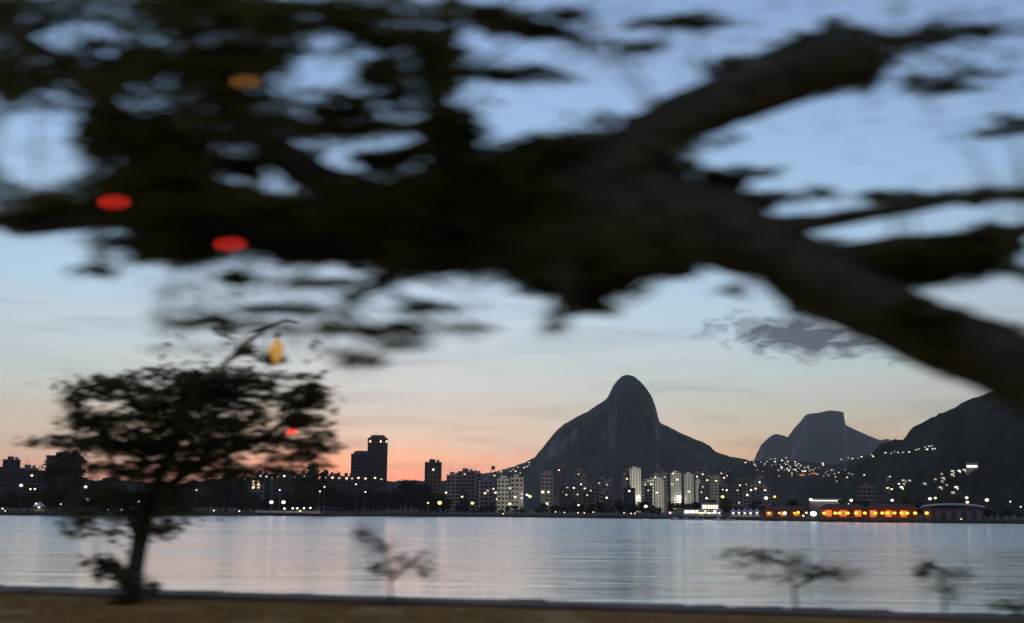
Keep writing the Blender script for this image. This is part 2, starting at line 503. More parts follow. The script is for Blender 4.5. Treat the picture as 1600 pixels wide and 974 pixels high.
def mountain(name, prof, dist, df, db, label, mat, seed, rough, step=3, nt_=46, pw=1.25, bumpy=0.0, drift=0.0):
    us = np.arange(prof[0][0], prof[-1][0] + .1, step)
    vv = np.interp(us, [p[0] for p in prof], [p[1] for p in prof])
    V = []; nu = len(us)
    for u, v in zip(us, vv):
        p = at(u, v, dist)
        for k in range(nt_ + 1):
            tt = -1 + 2 * k / nt_
            dep = df if tt < 0 else db
            y = dist + tt * dep
            sh = 1 - abs(tt) ** pw
            x = p.x * (1 + drift * tt) * (y / dist if tt < 0 else 1)
            nz = noise.fractal(Vector((x / rough, y / rough, seed)), 1.0, 2.1, 5)
            sh2 = sh * (1 + 0.62 * nz * min(1, abs(tt) * 3.2))
            z = (p.z) * max(-.02, min(sh2, sh + .10 * abs(tt)))
            if bumpy: z += bumpy * noise.noise(Vector((x / 14, y / 14, seed + 3))) * (sh > 0.02)
            V.append((x, y, z))
    Fc = []
    for a in range(nu - 1):
        for k in range(nt_):
            i = a * (nt_ + 1) + k
            Fc.append((i, i + nt_ + 1, i + nt_ + 2, i + 1))
    me = bpy.data.meshes.new(name); me.from_pydata(V, [], Fc); me.update()
    me.polygons.foreach_set('use_smooth', [True] * len(me.polygons))
    o = link(name, me, mat)
    bvhs.append(BVHTree.FromPolygons([Vector(q) for q in V], Fc))
    return tag(o, label, 'mountain', kind='structure')


TWO = [(640, 812), (690, 752), (720, 747), (745, 742), (770, 738), (800, 730), (822, 722), (835, 715), (848, 700), (858, 687), (866, 677), (880, 664), (900, 652), (915, 645), (932, 634), (945, 626), (950, 620), (957, 605), (965, 594), (973, 587.5), (980, 585.5), (990, 588), (1000, 596), (1010, 607), (1018, 619), (1024, 634), (1028, 650), (1031, 660), (1042, 666), (1060, 675), (1080, 684), (1100, 692), (1110, 697), (1118, 706), (1140, 714), (1165, 718), (1200, 728), (1260, 748), (1330, 775), (1400, 812)]
GAV = [(1120, 812), (1160, 770), (1180, 735), (1186, 718), (1190, 702), (1196, 689), (1205, 681), (1213, 678), (1225, 681), (1233, 685), (1240, 674), (1248, 662), (1257, 656), (1259, 648), (1266, 646.5), (1280, 645), (1295, 641.5), (1310, 642.5), (1319, 645), (1320.5, 664), (1335, 671), (1355, 680), (1375, 688), (1388, 686), (1400, 695), (1415, 708), (1480, 745), (1560, 812)]
RID = [(1080, 812), (1110, 760), (1150, 724), (1190, 719), (1250, 722), (1300, 727), (1340, 716), (1370, 708), (1406, 700), (1440, 700), (1520, 720), (1600, 790), (1640, 812)]
RHL = [(1330, 812), (1370, 750), (1392, 712), (1406, 701), (1420, 692), (1440, 682), (1455, 671), (1462, 655), (1470, 645.5), (1490, 642), (1505, 646), (1510, 634), (1525, 622), (1545, 612), (1580, 603), (1640, 590), (1720, 575), (1800, 590), (1900, 640), (2050, 720), (2200, 812)]
LFH = [(-500, 812), (-350, 770), (-200, 755), (-80, 748), (20, 752), (120, 752), (180, 750), (240, 757), (300, 753), (380, 748), (450, 752), (520, 751), (580, 754), (640, 752), (690, 750), (760, 775), (860, 812)]
mountain('mountain', TWO, 4500, 1500, 1300, 'pointed twin-shouldered granite mountain rising behind the white towers', M['mount'], 3.1, 420, step=2, bumpy=3.0)
mountain('mountain', GAV, 9000, 2200, 1800, 'distant flat-topped mountain with a square summit block', M['mount'], 8.7, 800, step=2)
mountain('ridge', RID, 3600, 1300, 700, 'dark ridge sprinkled with hillside lights below the flat-topped mountain', M['hill'], 5.5, 330, step=2, bumpy=4.0)
mountain('hill', RHL, 1700, 700, 900, 'dark wooded hill with rounded shoulders meeting the big tree limb', M['hill'], 1.9, 200, step=2, bumpy=7.0)
mountain('hill', LFH, 2200, 700, 600, 'low dark wooded hill behind the row of shore trees', M['hill'], 2.4, 200, step=4, bumpy=6.0)

# haze: the evening air
hz = MB(); hz.box(-9500, 9500, -230, 11400, -1.9, 1050)
hm = bpy.data.materials.new('evening_air'); hm.use_nodes = True
tn = hm.node_tree; tn.nodes.remove(tn.nodes['Principled BSDF'])
pv = tn.nodes.new('ShaderNodeVolumePrincipled'); pv.inputs['Color'].default_value = (0.96, 0.95, 0.90, 1)
pv.inputs['Density'].default_value = 4.5e-5; pv.inputs['Anisotropy'].default_value = 0.2
tn.links.new(pv.outputs[0], tn.nodes['Material Output'].inputs['Volume'])
tag(hz.build('haze', hm), 'thin blue evening haze over the lagoon and mountains', 'haze', kind='stuff')


# ------------------------------------------------------------------ leaves
def leaf_mesh(name, clumps, size, flat=0.5, asp=0.42, fold=0.25):
    """clumps: (centre, (rx,ry,rz), count). pointed folded leaves, 6 vertices each"""
    P = []; S = []
    for c_, r_, n_ in clumps:
        ns = max(4, n_ // 45)
        q = nr.normal(size=(ns, 3)); q /= np.linalg.norm(q, axis=1)[:, None] + 1e-9
        q *= nr.random((ns, 1)) ** 0.4
        pick = nr.integers(0, ns, n_); wid = nr.uniform(.12, .34, (ns, 1))
        q = q[pick] * .92 + nr.normal(size=(n_, 3)) * wid[pick]
        P.append(np.array(c_)[None, :] + q * np.array(r_)[None, :])
    P = np.concatenate(P); n = len(P)
    s = size * nr.uniform(0.6, 1.25, n)
    yaw = nr.uniform(0, 2 * np.pi, n); pit = nr.normal(-0.15, 0.45 * (1.2 - flat), n)
    d = np.stack([np.cos(yaw) * np.cos(pit), np.sin(yaw) * np.cos(pit), np.sin(pit)], 1)
    up = np.stack([nr.normal(0, 0.8 * (1.3 - flat), n), nr.normal(0, 0.8 * (1.3 - flat), n), np.ones(n)], 1)
    sd = np.cross(d, up); sd /= np.linalg.norm(sd, axis=1)[:, None] + 1e-9
    nn = np.cross(sd, d)
    s1 = s[:, None]
    a = P - d * s1 * .5; e = P + d * s1 * .5 - nn * s1 * .08
    m1 = P + nn * s1 * 0.0; wv = sd * s1 * asp * .5; ld = nn * s1 * fold * .35
    l = m1 + wv + ld; r = m1 - wv + ld
    V = np.stack([a, l, e, r, m1], 1).reshape(-1, 3)
    idx = np.arange(n)[:, None] * 5
    Fa = np.concatenate([idx + np.array([[0, 4, 1]]), idx + np.array([[1, 4, 2]]), idx + np.array([[0, 3, 4]]), idx + np.array([[4, 3, 2]])])
    me = bpy.data.meshes.new(name)
    me.vertices.add(len(V)); me.vertices.foreach_set('co', V.ravel())
    me.loops.add(len(Fa) * 3); me.loops.foreach_set('vertex_index', Fa.ravel().astype(np.int32))
    me.polygons.add(len(Fa)); me.polygons.foreach_set('loop_start', np.arange(0, len(Fa) * 3, 3, dtype=np.int32))
    me.update(calc_edges=True); me.validate()
    return me


# ------------------------------------------------------------------ far trees
def make_tree(h, rw, seed, mat, wide=1.0):
    """one broadleaf tree: trunk with limbs, ragged leafy crown"""
    r_ = random.Random(seed)
    root = empty('shore_tree', (0, 0, 0))
    tb = MB(); th = h * 0.34
    tb.tube([(0, 0, -.4), (r_.uniform(-.3, .3), 0, th * .5), (r_.uniform(-.5, .5), r_.uniform(-.4, .4), th)], [h * .034, h * .026, h * .02], 7)
    cl_ = []
    for k in range(11):
        a = r_.uniform(0, 6.28); rr = rw * r_.uniform(.15, .72); zz = h * r_.uniform(.36, .9)
        if zz > h * .75: rr *= .6
        c_ = (rr * math.cos(a) * wide, rr * math.sin(a), zz)
        tb.tube([(0, 0, th * r_.uniform(.6, 1)), (c_[0] * .5, c_[1] * .5, (zz + th) * .5), c_], [h * .015, h * .01, h * .004], 5, cap=False)
        q = rw * r_.uniform(.28, .5)
        cl_.append((c_, (q * 1.15, q * 1.15, q * .75), int(70 + 60 * q)))
    tb.build('trunk', M['trunk'], root)
    me = leaf_mesh('crown', cl_, h * 0.085, flat=.3, asp=.6)
    link('crown', me, mat, root)
    return root


protos = [make_tree(11, 5.2, s, M['farleaf'], w_) for s, w_ in ((1, 1.0), (2, 1.15), (3, .9), (4, 1.1), (5, 1.0))]
lime = make_tree(9, 4.2, 8, M['lamplit_leaf'])
used = set()


def put_tree(u, off, vtop, label, group, proto=None, wid=1.0, name=None):
    k = rng.randrange(5) if proto is None else proto
    src = lime if k == 'lime' else protos[k]
    s = shore(u); d = Vector((s.x, s.y, 0)).normalized()
    p = Vector((s.x, s.y, 0)) + d * off
    ht = at(u, vtop, p.y).z - LZ
    if k in used: o = dup(src)
    else: o = src; used.add(k)
    base = 9.0 if k == 'lime' else 11.0
    o.location = (p.x, p.y, LZ - .05)
    f_ = ht / (base * .97); o.scale = (f_ * wid, f_ * wid, f_)
    o.rotation_euler = (0, 0, rng.uniform(0, 6.28))
    tag(o, label, 'tree', group)
    if name: o.name = name
    return o


def where(u, table):
    for lim, txt in table:
        if u < lim: return txt
    return table[-1][1]


TREE_AT = [(70, 'below the wide dark apartment block'), (130, 'around the tallest round-topped tree'), (320, 'behind the young bank tree'),
           (400, 'around the broad tree'), (505, 'behind the lit jetty'), (620, 'below the tall tower pair'), (700, 'below the lone slab tower'),
           (775, 'below the brown blocks'), (840, 'below the pale grey blocks'), (960, 'under the pointed mountain face'), (1100, 'in front of the tallest white tower')]
PAV_AT = [(1130, 'behind the white tents'), (1192, 'behind the last white tents'), (1284, 'behind the dim reddish pavilion'), (1352, 'behind the first orange-lit restaurant'), (1432, 'behind the second orange-lit restaurant'), (1500, 'behind the boathouse')]
BLOCK_AT = [(760, 'near the brown hipped block'), (845, 'among the pale grey blocks'), (900, 'past the freestanding pale block'), (980, 'under the pointed mountain face'), (1020, 'beside the tallest white tower'), (1047, 'around the slim white tower'), (1100, 'behind the white tower cluster'), (1130, 'just past the narrowest white tower'), (1300, 'above the lime green tree and pavilions')]
HOUSE_AT = [(440, 'beside the block with stacked lit windows'), (505, 'around the upright tree'), (700, 'below the tall tower pair')]
RIDGE_AT = [(1200, 'at the thin end of the light-dotted ridge'), (1235, 'in the dense cluster on the ridge below flat-topped mountain'), (1275, 'on the ridge under the square summit block'), (1320, 'where the lights thin out along the ridge'), (1400, 'in the rising line of lights on ridge'), (1500, 'at the ridge saddle beside the wooded hill')]

# skyline of the shore trees: v of the top along u
TOP = [(-60, 770), (0, 772), (40, 765), (70, 760), (130, 762), (140, 746), (168, 748), (190, 762), (320, 765), (385, 762), (400, 775), (460, 768), (480, 750), (505, 752), (520, 764), (560, 766), (612, 764), (640, 752), (662, 762), (700, 780), (750, 788), (800, 790), (850, 787), (900, 784), (960, 783), (1000, 786), (1040, 790), (1090, 795), (1140, 799), (1180, 799)]
u = -40
while u < 1035:
    vt = np.interp(u, [p[0] for p in TOP], [p[1] for p in TOP])
    for off in ((22, 60) if u % 2 < 1.4 else (40,)):
        put_tree(u + rng.uniform(-4, 4), off + rng.uniform(-5, 9), vt + rng.uniform(-3, 9) + (6 if off < 30 else 0),
                 'dark leafy tree in the shore row ' + where(u, TREE_AT), 'trees in the dense row along the far shore')
    u += rng.uniform(8, 14)
u = 1480
while u < 1640:
    put_tree(u, rng.uniform(8, 25), 795 + (u - 1480) * .03 + rng.uniform(-4, 5), 'dark low tree on the shore beside the grey-roofed boathouse', 'trees by the boathouse', wid=1.25)
    u += rng.uniform(10, 16)
u = 1050
while u < 1480:
    put_tree(u, rng.uniform(75, 150), rng.uniform(782, 793), 'small dark tree ' + where(u, PAV_AT), 'trees behind the pavilions', wid=1.15)
    u += rng.uniform(9, 15)
put_tree(101, 30, 707, 'tallest dark tree with broad round top on far shore', None, 1, 1.0, 'tall_tree')
put_tree(77, 34, 729, 'narrow dark tree tucked against the tallest round-topped tree', None, 2, .5, 'narrow_tree')
put_tree(352, 38, 727, 'broad dark tree standing above the shore row behind the young tree', None, 3, .9, 'broad_tree')
put_tree(486, 40, 727, 'dark upright tree rising above the string of small lights', None, 0, .75, 'upright_tree')
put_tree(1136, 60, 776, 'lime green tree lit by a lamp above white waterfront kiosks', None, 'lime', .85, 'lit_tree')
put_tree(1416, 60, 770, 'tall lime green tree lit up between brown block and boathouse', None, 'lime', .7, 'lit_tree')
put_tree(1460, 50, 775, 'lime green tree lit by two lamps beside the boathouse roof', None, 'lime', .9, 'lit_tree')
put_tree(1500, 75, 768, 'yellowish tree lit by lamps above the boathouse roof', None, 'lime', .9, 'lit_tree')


# ------------------------------------------------------------------ buildings
def building(name, u0, u1, vtop, dist, wall, label, group=None, floors=None, cols=None, depth=None, lit=(), litm='w_warm', crown=None, rz=0.0, balcony=True, litrand=0.03, base=LZ):
    """tower or block: wall, floor slabs, window panes, lit windows, roof box"""
    uc = (u0 + u1) / 2
    p = at(uc, vtop, dist); W = (u1 - u0) / F * dist; H = p.z - base
    root = empty(name, (p.x, dist, base), -math.atan2(p.x, dist) + rz)
    D = depth or max(8, W * .8)
    floors = floors or max(2, int(H / 3.1)); cols = cols or max(2, int(W / 3.2))
    m_ = MB(); m_.box(-W / 2, W / 2, 0, D, -1, H); wo = m_.build('wall', wall, root)
    fh = H / floors; cw = W / cols
    g = MB(); lw = []; fr = MB()
    for i in range(floors):
        for j in range(cols):
            x0 = -W / 2 + j * cw + cw * .2; x1 = x0 + cw * .6; z0 = i * fh + fh * .3; z1 = z0 + fh * .5
            if rng.random() < litrand: lw.append((x0, x1, z0, z1))
            else: g.quad((x0, -.06, z0), (x1, -.06, z0), (x1, -.06, z1), (x0, -.06, z1))
        for j in range(int(D / 4)):                       # side windows
            y0 = 1 + j * 4
            for sx in (-1, 1):
                xx_ = sx * (W / 2 + .06)
                g.quad((xx_, y0, i * fh + fh * .3), (xx_, y0 + 2, i * fh + fh * .3), (xx_, y0 + 2, i * fh + fh * .8), (xx_, y0, i * fh + fh * .8))
    if g.v: tag(g.build('window', M['glass'], wo), kind='stuff')
    if balcony:
        s_ = MB()
        for i in range(1, floors + 1):
            s_.box(-W / 2 - .25, W / 2 + .25, -.55, 0.4, i * fh - .22, i * fh + .08)
        tag(s_.build('floor_slab', M['slab'] if wall is not M['walld'] else M['walld'], root), kind='stuff')
    pr = MB(); pr.box(-W / 2 - .2, W / 2 + .2, -.2, D + .2, H + .03, H + .9); pr.build('parapet', wall, root)
    rb = MB(); rb.box(-W * .25, W * .12, D * .3, D * .7, H + .6, H + 3.4); rbo = rb.build('roof_box', wall, root)
    if H > 30:
        rb = MB(); rb.tube([(W * .28, D * .5, H + .9), (W * .28, D * .5, H + 3.0)], [1.3, 1.3], 10); rb.build('water_tank', M['slab'], rbo)
        rb = MB(); rb.tube([(-W * .1, D * .5, H + 3.3), (-W * .1, D * .5, H + 9)], [.14, .06], 5); rb.build('antenna', M['metal'], rbo)
    for (lu, lv) in lit:
        q = at(lu, lv, dist - .3)
        lx = (q - root.location).dot(Vector((math.cos(root.rotation_euler.z), math.sin(root.rotation_euler.z), 0)))
        lw.append((lx - .8, lx + .8, q.z - base - .6, q.z - base + .6))
    for (x0, x1, z0, z1) in lw:
        e_ = MB(); e_.quad((x0, -.7, z0), (x1, -.7, z0), (x1, -.7, z1), (x0, -.7, z1))
        e_.build('lit_window', M[rng.choice([litm, litm, 'w_dim', 'w_dim', 'w_warm'])], wo)
    return tag(root, label, 'building', group)


building('apartment_building', -30, 68, 736, 900, M['walld'], 'wide dark apartment block at the end of the shore skyline', lit=[(50, 743)], litrand=.0)
building('apartment_building', 6, 31, 720, 905, M['walld'], 'dark stepped tower block rising above the wide dark block', litrand=.0, depth=12)
building('apartment_building', 32, 58, 733, 912, M['wallb'], 'low brown penthouse floor beside the dark stepped block', litrand=.0, depth=10)
building('apartment_tower', 75, 127, 714, 880, M['walld'], 'broad dark tower half hidden behind the tallest round-topped tree', litrand=.0, depth=16)
tA = building('apartment_tower', 549, 581, 711, 1000, M['walld'], 'shorter dark green tower leaning against the tallest tower', litrand=.0, depth=16, lit=[(560, 747), (571, 748)])
tB = building('apartment_tower', 575, 606, 686, 1040, M['walld'], 'tallest dark tower with amber lamps around its crown', litrand=.01, depth=18, lit=[(596, 749), (586, 747)])
for lu in (578.5, 595, 604):
    q = at(lu, 690, 1039); inv = (q - tB.location)
    lx = inv.dot(Vector((math.cos(tB.rotation_euler.z), math.sin(tB.rotation_euler.z), 0)))
    e_ = MB(); e_.ball((lx, -.9, q.z - LZ), .75, .5, 1.1); e_.build('crown_lamp', M['e_warm'], tB)
for nm, pr_, H_, D_, W_ in ((tA, 0, (at(565, 711, 1000).z - LZ), 16, 32 / F * 1000), (tB, 0, (at(590, 686, 1040).z - LZ), 18, 31 / F * 1040)):
    rt = MB(); rt.box(-W_ * .42, W_ * .42, 1, D_ - 1, H_ + .9, H_ + 3.6, taper=.72); rt.build('roof_cap', M['walld'], nm)
building('apartment_tower', 664, 690, 724, 950, M['walld'], 'lone dark slab tower between the tall pair and mountain', litrand=.0, depth=14, lit=[(677, 734)])
building('apartment_building', 698, 718, 744, 1000, M['wallb'], 'brown block at the foot of the light-dotted slope', litrand=.02)
building('apartment_building', 716, 742, 738, 1040, M['wallb'], 'brown hipped block with lights below the mountain slope', litrand=.01, lit=[(726, 741)])
building('apartment_building', 736, 752, 741, 1080, M['wallb'], 'narrow brown block beside the hipped brown block', litrand=.02)
building('apartment_building', 749, 771, 752, 960, M['wallg'], 'grey apartment block with striped front behind shore trees', litrand=.02, lit=[(758, 771), (762, 767)])
building('apartment_building', 777, 795, 750, 930, M['wallg'], 'pale grey twin-column apartment block behind shore trees', litrand=.02, lit=[(771, 764), (774, 770)], cols=3)
building('apartment_building', 798, 818, 748, 940, M['wallg'], 'broad pale apartment block nearest the yellow street lamp', litrand=.02, lit=[(797, 763), (805, 777)])
building('apartment_building', 845, 864, 742, 1000, M['wallg'], 'freestanding pale apartment block below the mountain face', litrand=.02, lit=[(857, 769)])
for (a, b_, vt, lab, lit) in ((984, 1001, 734, 'tallest white slab tower in front of the pointed mountain', []),
                              (1024, 1037, 751, 'slim white tower between the tallest slab and the clustered towers', []),
                              (1048, 1064, 741, 'broad white tower first of the close cluster below the mountain', [(1052, 740)]),
                              (1069, 1083, 743, 'white tower in the middle of the close cluster', []),
                              (1087, 1094, 753, 'narrowest white tower closing the cluster', [])):
    building('apartment_tower', a, b_, vt, 1250, M['wallw'], lab, litrand=.015, lit=lit, depth=14, cols=max(2, (b_ - a) // 4), floors=18)
building('apartment_building', 1341, 1368, 762, 900, M['wallb'], 'broad brown block behind the orange-lit waterfront restaurant', litrand=.01, depth=14)
building('apartment_building', 1349, 1361, 760, 903, M['wallb'], 'brown rooftop storey set above the broad brown block', litrand=.0, depth=8)
building('apartment_building', 394, 412, 752, 820, M['wallb'], 'brown block with stacked lit windows beside the broad tree', litrand=.0, lit=[(396, 752.5), (404, 752.5), (396, 757), (404, 757), (396, 762), (404, 762)], litm='w_warm')


# lights seen among city blocks: a block behind each, its lit window where the photo shows the light
def zl(x0, y0, s, pts): return [(x0 + a / s, y0 + b_ / s) for a, b_ in pts]


city = zl(860, 720, 9.74, [(130, 145), (428, 207), (478, 295), (467, 362), (258, 410), (357, 415), (198, 472), (243, 520), (412, 515), (525, 425), (614, 457), (742, 343), (862, 365), (908, 362), (818, 535), (857, 565), (560, 525), (1164, 157), (1132, 195), (1166, 278), (1200, 463), (1445, 363), (1533, 360), (1490, 453)])
city += zl(1000, 720, 9.74, [(235, 255), (375, 248), (290, 215), (860, 172), (975, 160), (955, 208), (867, 243), (1023, 298), (1160, 308), (1280, 262), (1320, 228), (1240, 195), (957, 397), (1267, 440), (1320, 450), (935, 480), (1015, 572)])
city += zl(700, 710, 8.856, [(93, 490), (157, 570), (195, 588), (320, 435), (630, 483), (658, 532), (855, 468), (932, 593), (680, 622)])
city += zl(1140, 700, 8.12, [(130, 475), (100, 540), (215, 465), (272, 535), (330, 518), (380, 437), (450, 537), (225, 597), (120, 695), (285, 485)])
city.sort(key=lambda p: -p[1])
for k, (lu, lv) in enumerate(city):
    dd = 840 + (800 - lv) * 7.5 + k * .9
    wv = rng.uniform(5, 9)
    building('apartment_block', lu - wv * rng.uniform(.7, 1.2), lu + wv * rng.uniform(.7, 1.2), lv - rng.uniform(2.5, 6), dd, M[rng.choice(['wallb', 'walld', 'wallg', 'wallb'])],
             'dim apartment block with one lit window ' + where(lu, BLOCK_AT), 'dim apartment blocks below the mountain', lit=[(lu, lv)], litm='w_warm' if lv < 752 else 'w_white', litrand=0.0, balcony=False, depth=10)

# row of small houses with lights behind the shore trees
for k, (lu, lv) in enumerate(zl(380, 720, 6.667, [(20, 187), (180, 158), (243, 165), (360, 168), (428, 160), (507, 165), (545, 172), (635, 160), (690, 165), (855, 178), (930, 178), (967, 190), (1000, 182), (1078, 185), (1133, 187)])):
    building('terrace_house', lu - 7, lu + 7, lv - 1.6, 860 + (k % 3) * 22, M['walld'], 'dark terrace house with a small light ' + where(lu, HOUSE_AT), 'string of lit houses above the shore trees', lit=[(lu, lv)], litm='w_white', litrand=0, balcony=False, depth=9)


# hillside houses
def house_mesh(lit):
    m_ = MB(); m_.box(-3.6, 3.6, -3, 3, -6, 4.6, 0)
    m_.box(-4, 4, -3.4, 3.4, 4.62, 5.0, 1)
    for x in (-2.4, 1.1):
        m_.quad((x, -3.04, .6), (x + 1.4, -3.04, .6), (x + 1.4, -3.04, 2.4), (x, -3.04, 2.4), 2 if x < 0 else 3)
    m_.quad((-1.9, -3.05, 2.6), (1.9, -3.05, 2.6), (1.9, -3.05, 4.4), (-1.9, -3.05, 4.4), 3)
    me = bpy.data.meshes.new('hillside_house'); me.from_pydata(m_.v, [], m_.f)
    for x in (M['wallb'], M['slab'], M['glass'], M[lit]): me.materials.append(x)
    me.polygons.foreach_set('material_index', m_.m); me.update()
    return me


hm_ = {k: house_mesh(k) for k in ('w_white', 'w_warm', 'w_dim', 'w_orange')}


def hill_house(lu, lv, kind='w_white', which='ridge', s=1.0):
    d = ray(lu, lv); best = None
    for bv in bvhs:
        loc, nrm, idx, ds = bv.ray_cast(Vector((0, 0, CAMZ)), d)
        if loc is not None and (best is None or ds < best[1]): best = (loc, ds)
    if best is None: return
    p = best[0]
    if p.z < 8: return
    o = bpy.data.objects.new('hillside_house', hm_[kind]); col.objects.link(o)
    s *= max(.7, best[1] / 2900)
    o.location = p + Vector((0, 0, -2.5 * s)) - d * 3
    o.scale = (s, s, s); o.rotation_euler = (0, 0, -math.atan2(p.x, p.y) + rng.uniform(-.4, .4))
    grp = {'ridge': 'lit houses on the ridge', 'right': 'lit houses on the wooded hill', 'two': 'lit houses on the mountain shoulder'}[which]
    lab = {'ridge': 'tiny lit house ' + where(lu, RIDGE_AT),
           'right': 'tiny lit house ' + ('high' if lv < 725 else 'low') + ' on the dark wooded hill by the tree limb',
           'two': 'tiny lit house on the lower shoulder of the pointed mountain'}[which]
    tag(o, lab, 'house', grp)


for p in zl(1140, 700, 8.12, [(205, 192), (298, 175), (314, 212), (403, 185), (445, 205), (470, 180), (515, 148), (575, 145), (580, 180), (585, 210), (668, 165), (715, 130), (745, 180), (705, 210), (660, 250), (645, 270), (690, 285), (730, 265), (745, 290), (765, 240), (790, 323), (825, 280), (830, 180), (850, 210), (840, 230), (878, 202), (905, 220), (915, 290), (930, 305), (955, 260), (965, 300), (1000, 240), (1005, 268), (1055, 285), (1115, 338), (1180, 200), (1192, 225), (1195, 360), (1255, 355), (1215, 325), (1290, 288), (1235, 300)]) + \
        zl(1300, 700, 8.12, [(10, 285), (30, 330), (85, 315), (168, 280), (215, 328), (258, 340), (42, 373), (195, 378), (60, 428), (120, 150), (208, 130), (258, 142), (330, 135), (375, 118), (408, 348), (505, 87), (520, 110), (675, 68), (755, 72), (798, 50), (838, 60), (895, 65), (735, 375), (707, 408), (845, 460), (900, 422), (940, 435), (885, 510), (750, 535), (700, 520)]):
    hill_house(*p, rng.choice(['w_white', 'w_dim', 'w_warm', 'w_dim']), 'ridge', rng.uniform(.5, 1.05))
for a in ((895, 352), (935, 352), (1050, 333), (1085, 335)):
    hill_house(1140 + a[0] / 8.12, 700 + a[1] / 8.12, 'w_orange', 'ridge', 1.5)
for _ in range(38):
    uu = rng.gauss(1240, 32); vv_ = 723 + abs(rng.gauss(0, 9)) + max(0, (uu - 1230) * .12)
    hill_house(uu, vv_, 'w_dim', 'ridge', rng.uniform(.45, .8))
for p in zl(1440, 690, 6.957, [(55, 92), (75, 60), (110, 55), (130, 88), (150, 85), (40, 65), (467, 318), (340, 368), (220, 355), (235, 405), (225, 437), (150, 415), (200, 508), (30, 465), (380, 505), (345, 330), (400, 325), (270, 475), (345, 565)]) + [(1432, 704), (1420, 707), (1436, 702.5), (1412, 757), (1420, 752)]:
    hill_house(*p, rng.choice(['w_white', 'w_dim', 'w_dim']), 'right', rng.uniform(.55, 1.1))
for p in zl(700, 710, 8.856, [(740, 240), (738, 262), (935, 240), (970, 185), (1130, 118), (1125, 150), (800, 318), (640, 300), (860, 240), (900, 215), (1050, 190), (1090, 175), (1000, 260), (560, 290), (620, 265), (690, 250)]):
    hill_house(*p, rng.choice(['w_warm', 'w_dim']), 'two', rng.uniform(.5, 1.0))
# long lit wall of the villa on the wooded hill
q = None
for bv in bvhs:
    loc, _, _, ds = bv.ray_cast(Vector((0, 0, CAMZ)), ray(1516.5, 731.5))
    if loc is not None and (q is None or ds < q[1]): q = (loc, ds)
if q:
    vr = empty('hillside_villa', q[0] + Vector((-4, -14, -2)), -math.atan2(q[0].x, q[0].y))
    k = q[1] / F
    m_ = MB(); m_.box(-8 * k, 8 * k, 0, 8, -8, 6); m_.build('wall', M['wallw'], vr)
    m_ = MB(); m_.box(-8.4 * k, 8.4 * k, -1.2, 8.4, 6.02, 6.6); m_.build('roof', M['slab'], vr)
    for j in range(5):
        x = (-7 + j * 2.85) * k
        m_ = MB(); m_.box(x, x + 2.4 * k, -.25, -.02, 2.2, 3.9); m_.build('lit_window', M['w_white'], vr)
    tag(vr, 'long villa with a strip of white lit windows on wooded hill', 'house')


# ------------------------------------------------------------------ lamps on the far shore
def lamp(lu, lv, off, dia_px, mat, label, group=None, watt=0, dist=None):
    s = shore(lu); d = Vector((s.x, s.y, 0)).normalized()
    p = Vector((s.x, s.y, 0)) + d * off
    if dist: p = p * (dist / p.y)
    q = at(lu, lv, p.y)
    root = empty('street_lamp', (q.x, p.y, LZ - .1), -math.atan2(p.x, p.y))
    h = q.z - LZ + .1; r_ = dia_px * .4 / F * p.y
    m_ = MB(); m_.tube([(0, .0, 0), (0, 0, h * .5), (0, 0, h - r_ * .6)], [.16, .12, .09], 8)
    m_.tube([(0, 0, h + r_), (0, -.1, h + r_ + .15)], [r_ * .5, r_ * .2], 8)
    m_.tube([(0, 0, h - r_ * .9), (0, 0, h - r_ * .55)], [.12, r_ * .5], 8)
    m_.build('pole', M['metal'], root)
    g = MB(); g.ball((0, 0, h), r_, r_, r_ * .8, 12, 8); g.build('lamp_globe', mat, root, smooth=True)
    if watt:
        ld = bpy.data.lights.new('floodlight', 'SPOT'); ld.energy = watt; ld.color = (1, .95, .74); ld.shadow_soft_size = r_ * 1.05
        lo = bpy.data.objects.new('floodlight', ld); col.objects.link(lo); lo.parent = root; lo.location = (0, r_ * 1.5, h); lo.rotation_euler = (R(105), 0, 0); ld.spot_size = R(125); ld.spot_blend = .6
    return tag(root, label, 'street lamp', group)


W_ = M['e_white']
lamp(33, 758.7, 20, 6, W_, 'white lamp glowing under the dark stepped block')
lamp(47.5, 764.5, 20, 4, M['e_warm'], 'one of two paired warm lamps near the tallest tree', 'paired warm lamps near the tallest tree')
lamp(54.5, 764.5, 20, 4, M['e_warm'], 'one of two paired warm lamps near the tallest tree', 'paired warm lamps near the tallest tree')
lamp(134, 761, 18, 6, W_, 'upper of two white lamps beside the tallest tree')
lamp(137, 781, 14, 7, W_, 'lower brighter of two white lamps beside the tallest tree')
G1 = 'small white lamp at the foot of the shore trees'
for a in ((168.5, 797), (190, 797), (217, 784), (307, 766), (334, 798), (374, 799), (437, 766), (507, 761), (500, 768), (571, 769), (556, 757), (4, 795), (8, 799), (1, 807), (95, 788), (56, 787), (63, 788)):
    lamp(a[0], a[1], 5, 3.0, W_, G1, 'small white lamps at the foot of the shore trees')
lamp(424, 785, 4, 7.5, W_, 'large white globe lamp over the small lit jetty, beside its twin', None)
lamp(443, 785, 4, 7.5, W_, 'second large white globe lamp over the small lit jetty', None)
for a in ((444.5, 795), (457.5, 794.5), (464.5, 794.5), (475, 794.5), (485, 794)):
    lamp(a[0], a[1], 3, 4.2, W_, 'low white lamp on the small lit jetty', 'low white lamps on the lit jetty')
lamp(469, 798.5, 2.5, 3.2, M['e_yellow'], 'low yellow lamp on the small lit jetty')
lamp(687, 786, 6, 8, M['e_yellow'], 'bright yellow street lamp on shore in front of the lone slab tower')
lamp(669, 786, 9, 3.5, M['e_yellow'], 'small yellow lamp beside the bright yellow street lamp')
